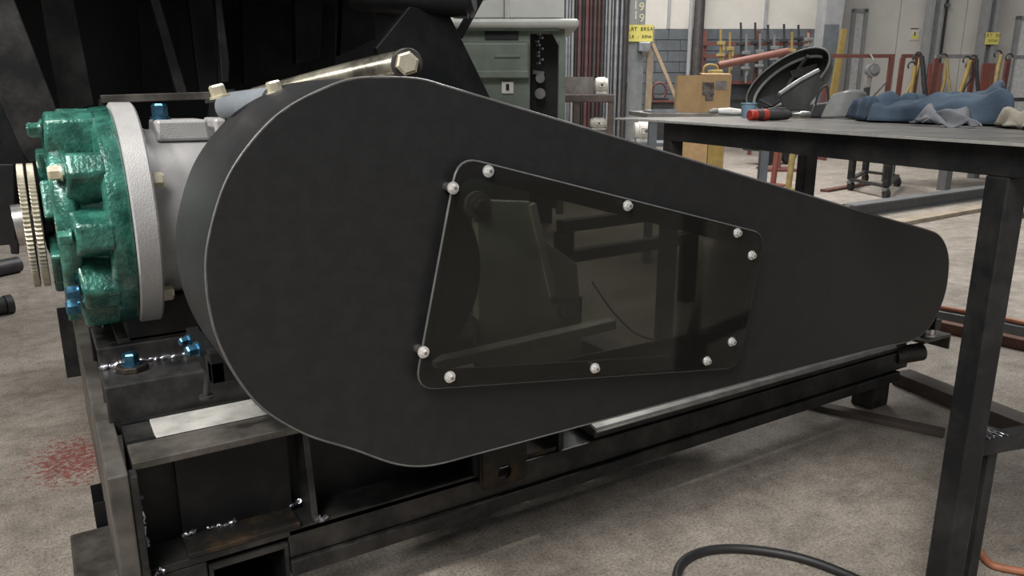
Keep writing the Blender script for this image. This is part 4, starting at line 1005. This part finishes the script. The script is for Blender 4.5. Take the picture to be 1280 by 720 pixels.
# red fence bar across in front of rack
Dq = 11.5
a_, b_ = hall(899, 81.5, Dq), hall(985, 64, Dq)
t = Thing('red_boom', 'copper red tube boom sloping up behind the welding helmet', 'boom', (b_.x, Dq, 0), hallframe=True)
t.part('boom_tube', MB().tube([a_, b_], .052, 14), 'copper_red', 50)
t.part('boom_cap', MB().cyl(a_+Vector((-.012, 0, -.003)), a_, .046, n=14), 'safety_red', 40)
t.part('boom_post', MB().box((b_.x-.03, Dq-.03, 0), (b_.x+.03, Dq+.03, b_.z)), 'copper_red')
t.part('boom_foot', MB().box((b_.x-.25, Dq-.25, 0), (b_.x+.25, Dq+.25, .03)), 'red_oxide')
# yellow machine behind box
q = hall(888, 93, 10.0)
t = Thing('yellow_tool', 'small yellow machine with loop handle behind cardboard box', 'tool', (q.x, 10, 0), hallframe=True)
t.part('carton_stand', MB().box((q.x-.30, 10, 0), (q.x+.02, 10.3, q.z-.02)), 'cardboard'); t.part('yellow_stand', MB().box((q.x+.03, 10, 0), (q.x+.24, 10.3, q.z-.02)), 'safety_yellow', bevel=.01)
t.part('tool_body', MB().box((q.x+.02, 10.05, q.z-.0195), (q.x+.18, 10.25, q.z+.06)), 'safety_yellow', bevel=.02)
t.part('loop_handle', MB().tube(spline([Vector((q.x-.06, 10.1, q.z-.02)), Vector((q.x-.06, 10.1, q.z+.09)), Vector((q.x, 10.1, q.z+.12)), Vector((q.x+.10, 10.1, q.z+.10)), Vector((q.x+.12, 10.1, q.z+.05))], 5, False), .016, 8), 'safety_yellow', 60)

# yellow post near the wide column
Dy = WD-1.3
q = hall(1052, 60, Dy)
hallobj('yellow_post', MB().hexa([(hall(1047, 60, Dy).x-.13, Dy, 0), (hall(1052, 60, Dy).x-.06, Dy, 0), (hall(1059, 36, Dy).x, Dy, hall(1055, 36, Dy).z), (hall(1053.5, 36, Dy).x, Dy, hall(1055, 36, Dy).z)], (0, .1, 0)), 'safety_yellow', (q.x, Dy, 0), 'tall orange yellow post beside the wide grey column', 'post')
# red barrier frames
Df = 13.5
def barrier(px0, px1, pytop, label, braces=(), pipe='red_oxide', lean=-9):
    t = Thing('barrier_frame', label, 'barrier', (hall((px0+px1)/2, 100, Df).x, Df, 0), 'red barrier frames along the white wall', True)
    zt_ = hall(px0, pytop, Df).z; a = hall(px0, pytop, Df).x; b = hall(px1, pytop, Df).x
    t.part('top_rail', MB().box((a-.02, Df, zt_-.035), (b+.035, Df+.06, zt_+.025)), pipe)
    for x in (a, b): t.part('post', MB().beam((x, Df+.03, zt_-.035), (x-.02, Df+.03, 0), .07, .06, (0, 1, 0)), 'red_oxide')
    for p_, q_ in braces:
        t.part('brace', MB().beam(hall(*p_, Df+.05), hall(*q_, Df+.05), .03, .03, (0, 1, 0)), 'clamp_grey')
    t.part('foot_rail', MB().box((a-.02, Df-.25, 0), (a+.04, Df+.3, .05)).box((b-.04, Df-.25, 0), (b+.02, Df+.3, .05)), 'red_oxide')
    return t
barrier(1036, 1116, 69.5, 'red barrier frame with diagonal grey brace behind grey face shield', [((1114, 96), (1090, 122))])
barrier(1130, 1149, 69.5, 'narrow red barrier frame below the warning triangle sign')
barrier(1172, 1220, 70, 'red barrier frame with pale top rail between the red column guards', pipe='clamp_grey')
barrier(1262, 1300, 71, 'red barrier frame with pale rail near the second pale door', pipe='clamp_grey')
# red column guards
def cguard(px0, px1, label):
    D = WD+.25; x0, x1 = hall(px0, 95, D).x, hall(px1, 95, D).x; zt_ = hall(px0, 79, D).z
    t = Thing('column_guard', label, 'guard', ((x0+x1)/2, D, 0), 'red guards at the foot of the wall columns', True)
    t.part('front_plate', MB().box((x0, D, 0), (x1-.1, D+.04, zt_)), 'safety_red', bevel=.01)
    t.part('side_plate', MB().box((x1-.1, D, 0), (x1, D+.28, zt_)), 'copper_red', bevel=.01)
cguard(1160, 1178, 'red steel guard plate around column by the warning triangle')
cguard(1227, 1243, 'red steel guard plate around column by the yellow notice')
# hanging hoist gear, chains, yellow slings
t = Thing('lever_hoist', 'grey lever hoist hanging from the red barrier frame', 'hoist', hall(1087, 126, Df-.15), hallframe=True)
q = hall(1090, 88, Df-.15); 
t.part('gear_case', MB().cyl((q.x, Df-.22, q.z), (q.x, Df-.1, q.z), .11, n=20).cyl((q.x, Df-.25, q.z), (q.x, Df-.22, q.z), .06, n=14), 'clamp_grey', 40)
t.part('lever', MB().beam(hall(1087, 90, Df-.16), hall(1084, 110, Df-.16), .09, .06, (0, 1, 0)), 'bench_slab')
t.part('grip', MB().beam(hall(1084, 109, Df-.16), hall(1082, 127, Df-.16), .08, .07, (0, 1, 0)), 'clamp_dark')
t.part('hook', MB().tube(spline([hall(1091, 83, Df-.16), hall(1092, 76, Df-.16), hall(1090, 71, Df-.1), hall(1088, 68, Df+.0)], 5, False), .016, 7), 'clamp_grey', 60)
def sling(pts, m, label, nm='chain_sling', r_=.022, D=None):
    D = Df-.12-.09*(len([o for o in bpy.data.objects if o.name.startswith('chain_sling')]) % 3)
    P_ = [hall(a, b, D) for a, b in pts]
    t = Thing(nm, label, 'sling', P_[-1], 'lifting gear hanging on the barrier frames', True)
    t.part('strap', MB().tube(spline(P_, 6, False), r_, 8), m, 60)
    q = P_[0]; t.part('hook', MB().tube([(q.x+.06*math.cos(a*PI/8)-.06, D, q.z+.06*math.sin(a*PI/8)) for a in range(0, 11)], .014, 6), 'clamp_dark', 60)
    e = P_[-1]; t.part('end_fitting', MB().box((e.x-.05, D-.04, e.z-.06), (e.x+.05, D+.04, e.z+.02)), m, bevel=.01)
sling([(1150, 72), (1146, 90), (1138, 106), (1130, 122)], 'dirty_yellow', 'dirty yellow lifting sling hanging on the narrow barrier frame')
sling([(1144, 82), (1142, 95), (1140, 108), (1138, 121)], 'safety_yellow', 'bright yellow chain block hanging below warning triangle', r_=.035)
sling([(1152, 70), (1154, 88), (1155, 104), (1157, 119)], 'clamp_dark', 'black strap hanging on the narrow barrier frame', r_=.04)
sling([(1184, 72), (1182, 90), (1180, 105), (1176, 118)], 'safety_yellow', 'yellow sling hanging left of the pale top rail')
sling([(1184, 72), (1185, 90), (1187, 108), (1188, 119)], 'dirty_yellow', 'faded yellow sling hanging straight from the pale top rail', r_=.018)
sling([(1213, 75), (1209, 90), (1203, 107), (1199, 118)], 'safety_yellow', 'thick yellow lever hoist hanging on the pale top rail', r_=.04)
sling([(1216, 82), (1214, 96), (1208, 106), (1203, 116)], 'clamp_dark', 'thin black chain hanging beside thick yellow hoist', r_=.018)
sling([(1221, 74), (1221, 90), (1222, 106), (1223, 120)], 'clamp_dark', 'black strap hanging beside the second red column guard', r_=.03)
sling([(1252, 68), (1248, 85), (1245, 102), (1243, 116)], 'dirty_yellow', 'worn yellow grey sling hanging right of second column guard', r_=.035)
sling([(1266, 72), (1264, 88), (1261, 104), (1259, 118)], 'clamp_grey', 'grey strap hanging in front of the second pale door', r_=.02)
t = Thing('storage_bench', 'long dark low bench under the hanging slings', 'bench', (hall(1170, 130, Df-.4).x, Df-.4, 0), hallframe=True)
x0, x1 = hall(1085, 125, Df-.4).x, hall(1330, 125, Df-.4).x; zz = hall(1170, 122, Df-.4).z
t.part('bench_top', MB().box((x0, Df-.78, zz-.06), (x1, Df-.44, zz)), 'clamp_dark')
for k in range(4): x = x0+.05+(x1-x0-.15)*k/3; t.part('leg', MB().box((x, Df-.76, 0), (x+.06, Df-.46, zz-.06)), 'clamp_dark')
# notices on the white wall
Dz = D2-.02
sg = Thing('warning_sign', 'small white warning sign with yellow triangle on the white wall', 'sign', hall(1143, 50, Dz), hallframe=True)
sg.part('board', prect(MB(), 1137.5, 34, 1149.5, 50.5, Dz, .012), 'sign_white')
def tri(px, py, w_, h_, d): 
    return MB().hexa([hall(px-w_/2, py+h_/2, Dz-d), hall(px+w_/2, py+h_/2, Dz-d), hall(px, py-h_/2, Dz-d)], (0, d*.9, 0))
sg.part('triangle', tri(1143.5, 43.5, 11, 10.5, .004), 'sign_yellow')
sg.part('symbol', prect(MB(), 1142.9, 40, 1144.4, 45, Dz-.007, .003), 'sign_ink')
sg.part('header', prect(MB(), 1138.5, 35, 1148.5, 36.5, Dz-.004, .003), 'safety_red')
Dz2 = WD+.5
sg = Thing('small_notice', 'small yellow notice with faded lettering on wall column', 'sign', hall(1241, 55, Dz2), hallframe=True)
sg.part('board', prect(MB(), 1232, 40.5, 1249, 55.5, Dz2, .012), 'sign_yellow')
for body, px, py, sz in [('LRT BR', 1240.5, 44.5, .10), ('BENA', 1241, 51, .08)]:
    q = hall(px, py, Dz2)-sg.o; text_mesh('letter', body, sz, 'dirty_yellow', sg.e, (q.x, -.002, q.z), (PI/2, 0, 0), .001)

# ================================================================== FLOOR ITEMS
def floor_bar(name, p0, p1, wx, wz, m, label, cat, bevel=.003, lift=0.0, group=None):
    a, b = U(*p0, z=lift), U(*p1, z=lift)
    a = Vector((a.x, a.y, lift+wz/2)); b = Vector((b.x, b.y, lift+wz/2))
    o = (a+b)/2; o.z = lift
    return tag(MB().beam(a, b, wx, wz).build(name, m, bevel=bevel, origin=o), label, cat, group)
# I beam on the floor behind
a, b = U(1060, 272, z=0), U(1262, 242, z=0)
ib = Thing('steel_beam', 'grey steel beam lying on the floor beyond the workbench', 'steel beam', (a+b)/2)
for zz, hh, ww in ((.006, .012, .14), (.06, .096, .012), (.114, .012, .14)):
    ib.part('flange' if hh < .05 else 'web', MB().beam((a.x, a.y, zz), (b.x, b.y, zz), ww, hh), 'floor_steel')
floor_bar('timber_plank', (1120, 281), (1270, 254), .14, .035, 'timber', 'pale timber plank on the floor beside the steel beam', 'plank')
floor_bar('timber_plank', (1240, 276), (1300, 268), .10, .05, 'timber_dark', 'dark timber plank end lying right of the table leg', 'plank')
floor_bar('flat_bar', (1030, 240), (1085, 231), .10, .03, 'rust_bar', 'thin rusty flat bar on the far floor by the trolley', 'bar')
# caster trolley
t = Thing('caster_trolley', 'low dark trolley with casters on the floor beyond workbench', 'trolley', U(1085, 245, z=0))
zt_ = .13
c_ = [U(1062, 238, z=0), U(1106, 248, z=0), U(1120, 233, z=0), U(1080, 227, z=0)]
for k in range(4): a, b = c_[k], c_[(k+1) % 4]; t.part('side_rail', MB().beam((a.x, a.y, zt_), (b.x, b.y, zt_), .05, .03), 'clamp_dark')
for k in range(4):
    a = c_[k]; f_ = t.part('caster_fork', MB().box((a.x-.03, a.y-.03, .08), (a.x+.03, a.y+.03, .115)), 'clamp_grey')
    t.part('wheel', MB().cyl((a.x-.02, a.y, .05), (a.x+.02, a.y-.02, .05), .05, n=16), 'black_rubber', 40, parent=None)
for k, hh in ((0, .95), (1, .95), (3, .95)):
    a = c_[k]; t.part('upright', MB().box((a.x-.03, a.y-.03, .13), (a.x+.03, a.y+.03, hh)), 'mill_steel')
a = c_[1]; t.part('rod', MB().cyl((a.x+.11, a.y+.03, .13), (a.x+.14, a.y+.03, .95), .015, n=8), 'clamp_grey')
t.part('tray', MB().hexa([(p.x, p.y, .95) for p in c_], (0, 0, .03)), 'clamp_dark')
# far table legs
t = Thing('far_bench', 'distant steel bench on straight legs behind the workbench', 'bench', U(1190, 243, z=0))
a = U(1180, 241, z=0)+Vector((.25, .15, 0))
for du, dv in ((0, 0), (1.4, -.35), (.3, .9), (1.7, .55)):
    t.part('leg', MB().box((a.x+du-.06, a.y+dv-.05, 0), (a.x+du+.06, a.y+dv+.05, .80)), 'floor_steel')
t.part('bench_top', MB().hexa([(a.x-.1, a.y-.1, .80), (a.x+1.5, a.y-.5, .80), (a.x+1.8, a.y+.65, .80), (a.x+.2, a.y+1.0, .80)], (0, 0, .05)), 'column_dark')
# coloured stands under the table
for px, m, lb, py in [(966, 'safety_red', 'red slim stand leg glimpsed under the workbench', 226), (985, 'dirty_yellow', 'orange yellow slim stand leg glimpsed under the workbench', 232)]:
    a = U(px, py+6, z=0); t = Thing('marker_stand', lb, 'stand', a)
    t.part('pole', MB().cyl((a.x, a.y, .02), (a.x+.05, a.y, .80), .035, n=12), m, 40); t.part('base', MB().lathe(a, (0, 0, 1), [(0, .16), (.02, .15), (.03, .04)], 20), m, 40)
a = U(972, 206, z=0)
t = Thing('wheel_cart', 'black wheeled cart far behind the workbench', 'cart', a)
for d_ in (-.25, .25):
    t.part('wheel', MB().lathe((a.x+d_, a.y-.03, .16), (0, 1, 0), [(0, .05), (0, .16), (.06, .16), (.06, .05)], 22), 'black_rubber', 40)
t.part('cart_body', MB().box((a.x-.35, a.y+.04, .22), (a.x+.35, a.y+.45, .5)), 'clamp_dark', bevel=.02); t.part('handle', MB().tube([(a.x-.3, a.y+.3, .5), (a.x-.45, a.y+.3, .9), (a.x-.45, a.y+.1, .92)], .02, 8), 'clamp_grey')
# rusty bars and orange hose right of the guard
floor_bar('rusty_angle_bar', (1150, 408), (1300, 442), .05, .05, 'rust_bar', 'rusty brown angle bar lying behind the table leg', 'bar')
a_ = [U(1120, 386, z=.012), U(1170, 399, z=.012), U(1230, 410, z=.012), U(1290, 423, z=.012), U(1360, 436, z=.012)]
for p in a_: p.z = .075
tag(MB().tube(spline(a_, 6, False), .012, 10).build('copper_hose', 'orange_hose', smooth=60, origin=a_[2]), 'copper orange hose lying along the rusty angle bar', 'hose')
floor_bar('hose_rest_bar', (1130, 394), (1310, 429), .07, .062, 'floor_steel', 'grey flat steel bar under the copper orange hose', 'bar')
floor_bar('dark_floor_beam', (1125, 478), (1330, 562), .09, .05, 'timber_dark', 'dark timber bearer lying on the floor by the skid end', 'bearer')
floor_bar('dark_floor_beam', (1010, 508), (1180, 545), .05, .02, 'timber_dark', 'thin dark timber strip on the floor under the skid rail', 'bearer')
# hoses in the foreground
a_ = [U(850, 760, z=.012), U(846, 718, z=.012), U(856, 700, z=.012), U(880, 689, z=.012), U(915, 685.5, z=.012), U(965, 690, z=.012), U(1010, 700, z=.012), U(1058, 718, z=.012), U(1100, 738, z=.012)]
tag(MB().tube(spline(a_, 6, False), .0105, 12).build('black_cable', 'black_rubber', smooth=60, origin=a_[4]), 'black rubber cable looping across the floor in front', 'cable')
a_ = [U(1225, 690, z=.010), U(1240, 706, z=.010), U(1260, 711, z=.010), U(1290, 716, z=.010), U(1340, 722, z=.010)]
tag(MB().tube(spline(a_, 6, False), .009, 10).build('orange_cable', 'orange_hose', smooth=60, origin=a_[2]), 'thin orange cable on the floor beside table leg', 'cable')
# pipes at far left on the floor
a = U(-30, 352, z=0); b = U(24, 340, z=0)
tag(MB().cyl((a.x, a.y, .05), (b.x, b.y, .05), .05, n=18).build('floor_pipe', 'clamp_dark', smooth=40, origin=((a+b)/2)), 'dark pipe lying on floor behind the toothed discs', 'pipe')
a = U(-40, 400, z=0); b = U(8, 392, z=0)
tag(MB().cyl((a.x, a.y, .045), (b.x, b.y, .045), .045, n=18).cyl((b.x, b.y, .045), (b.x+.03, b.y+.01, .045), .05, n=18).build('floor_coupling', 'clamp_dark', smooth=40, origin=((a+b)/2)), 'short dark coupling tube with collar on the floor', 'pipe')
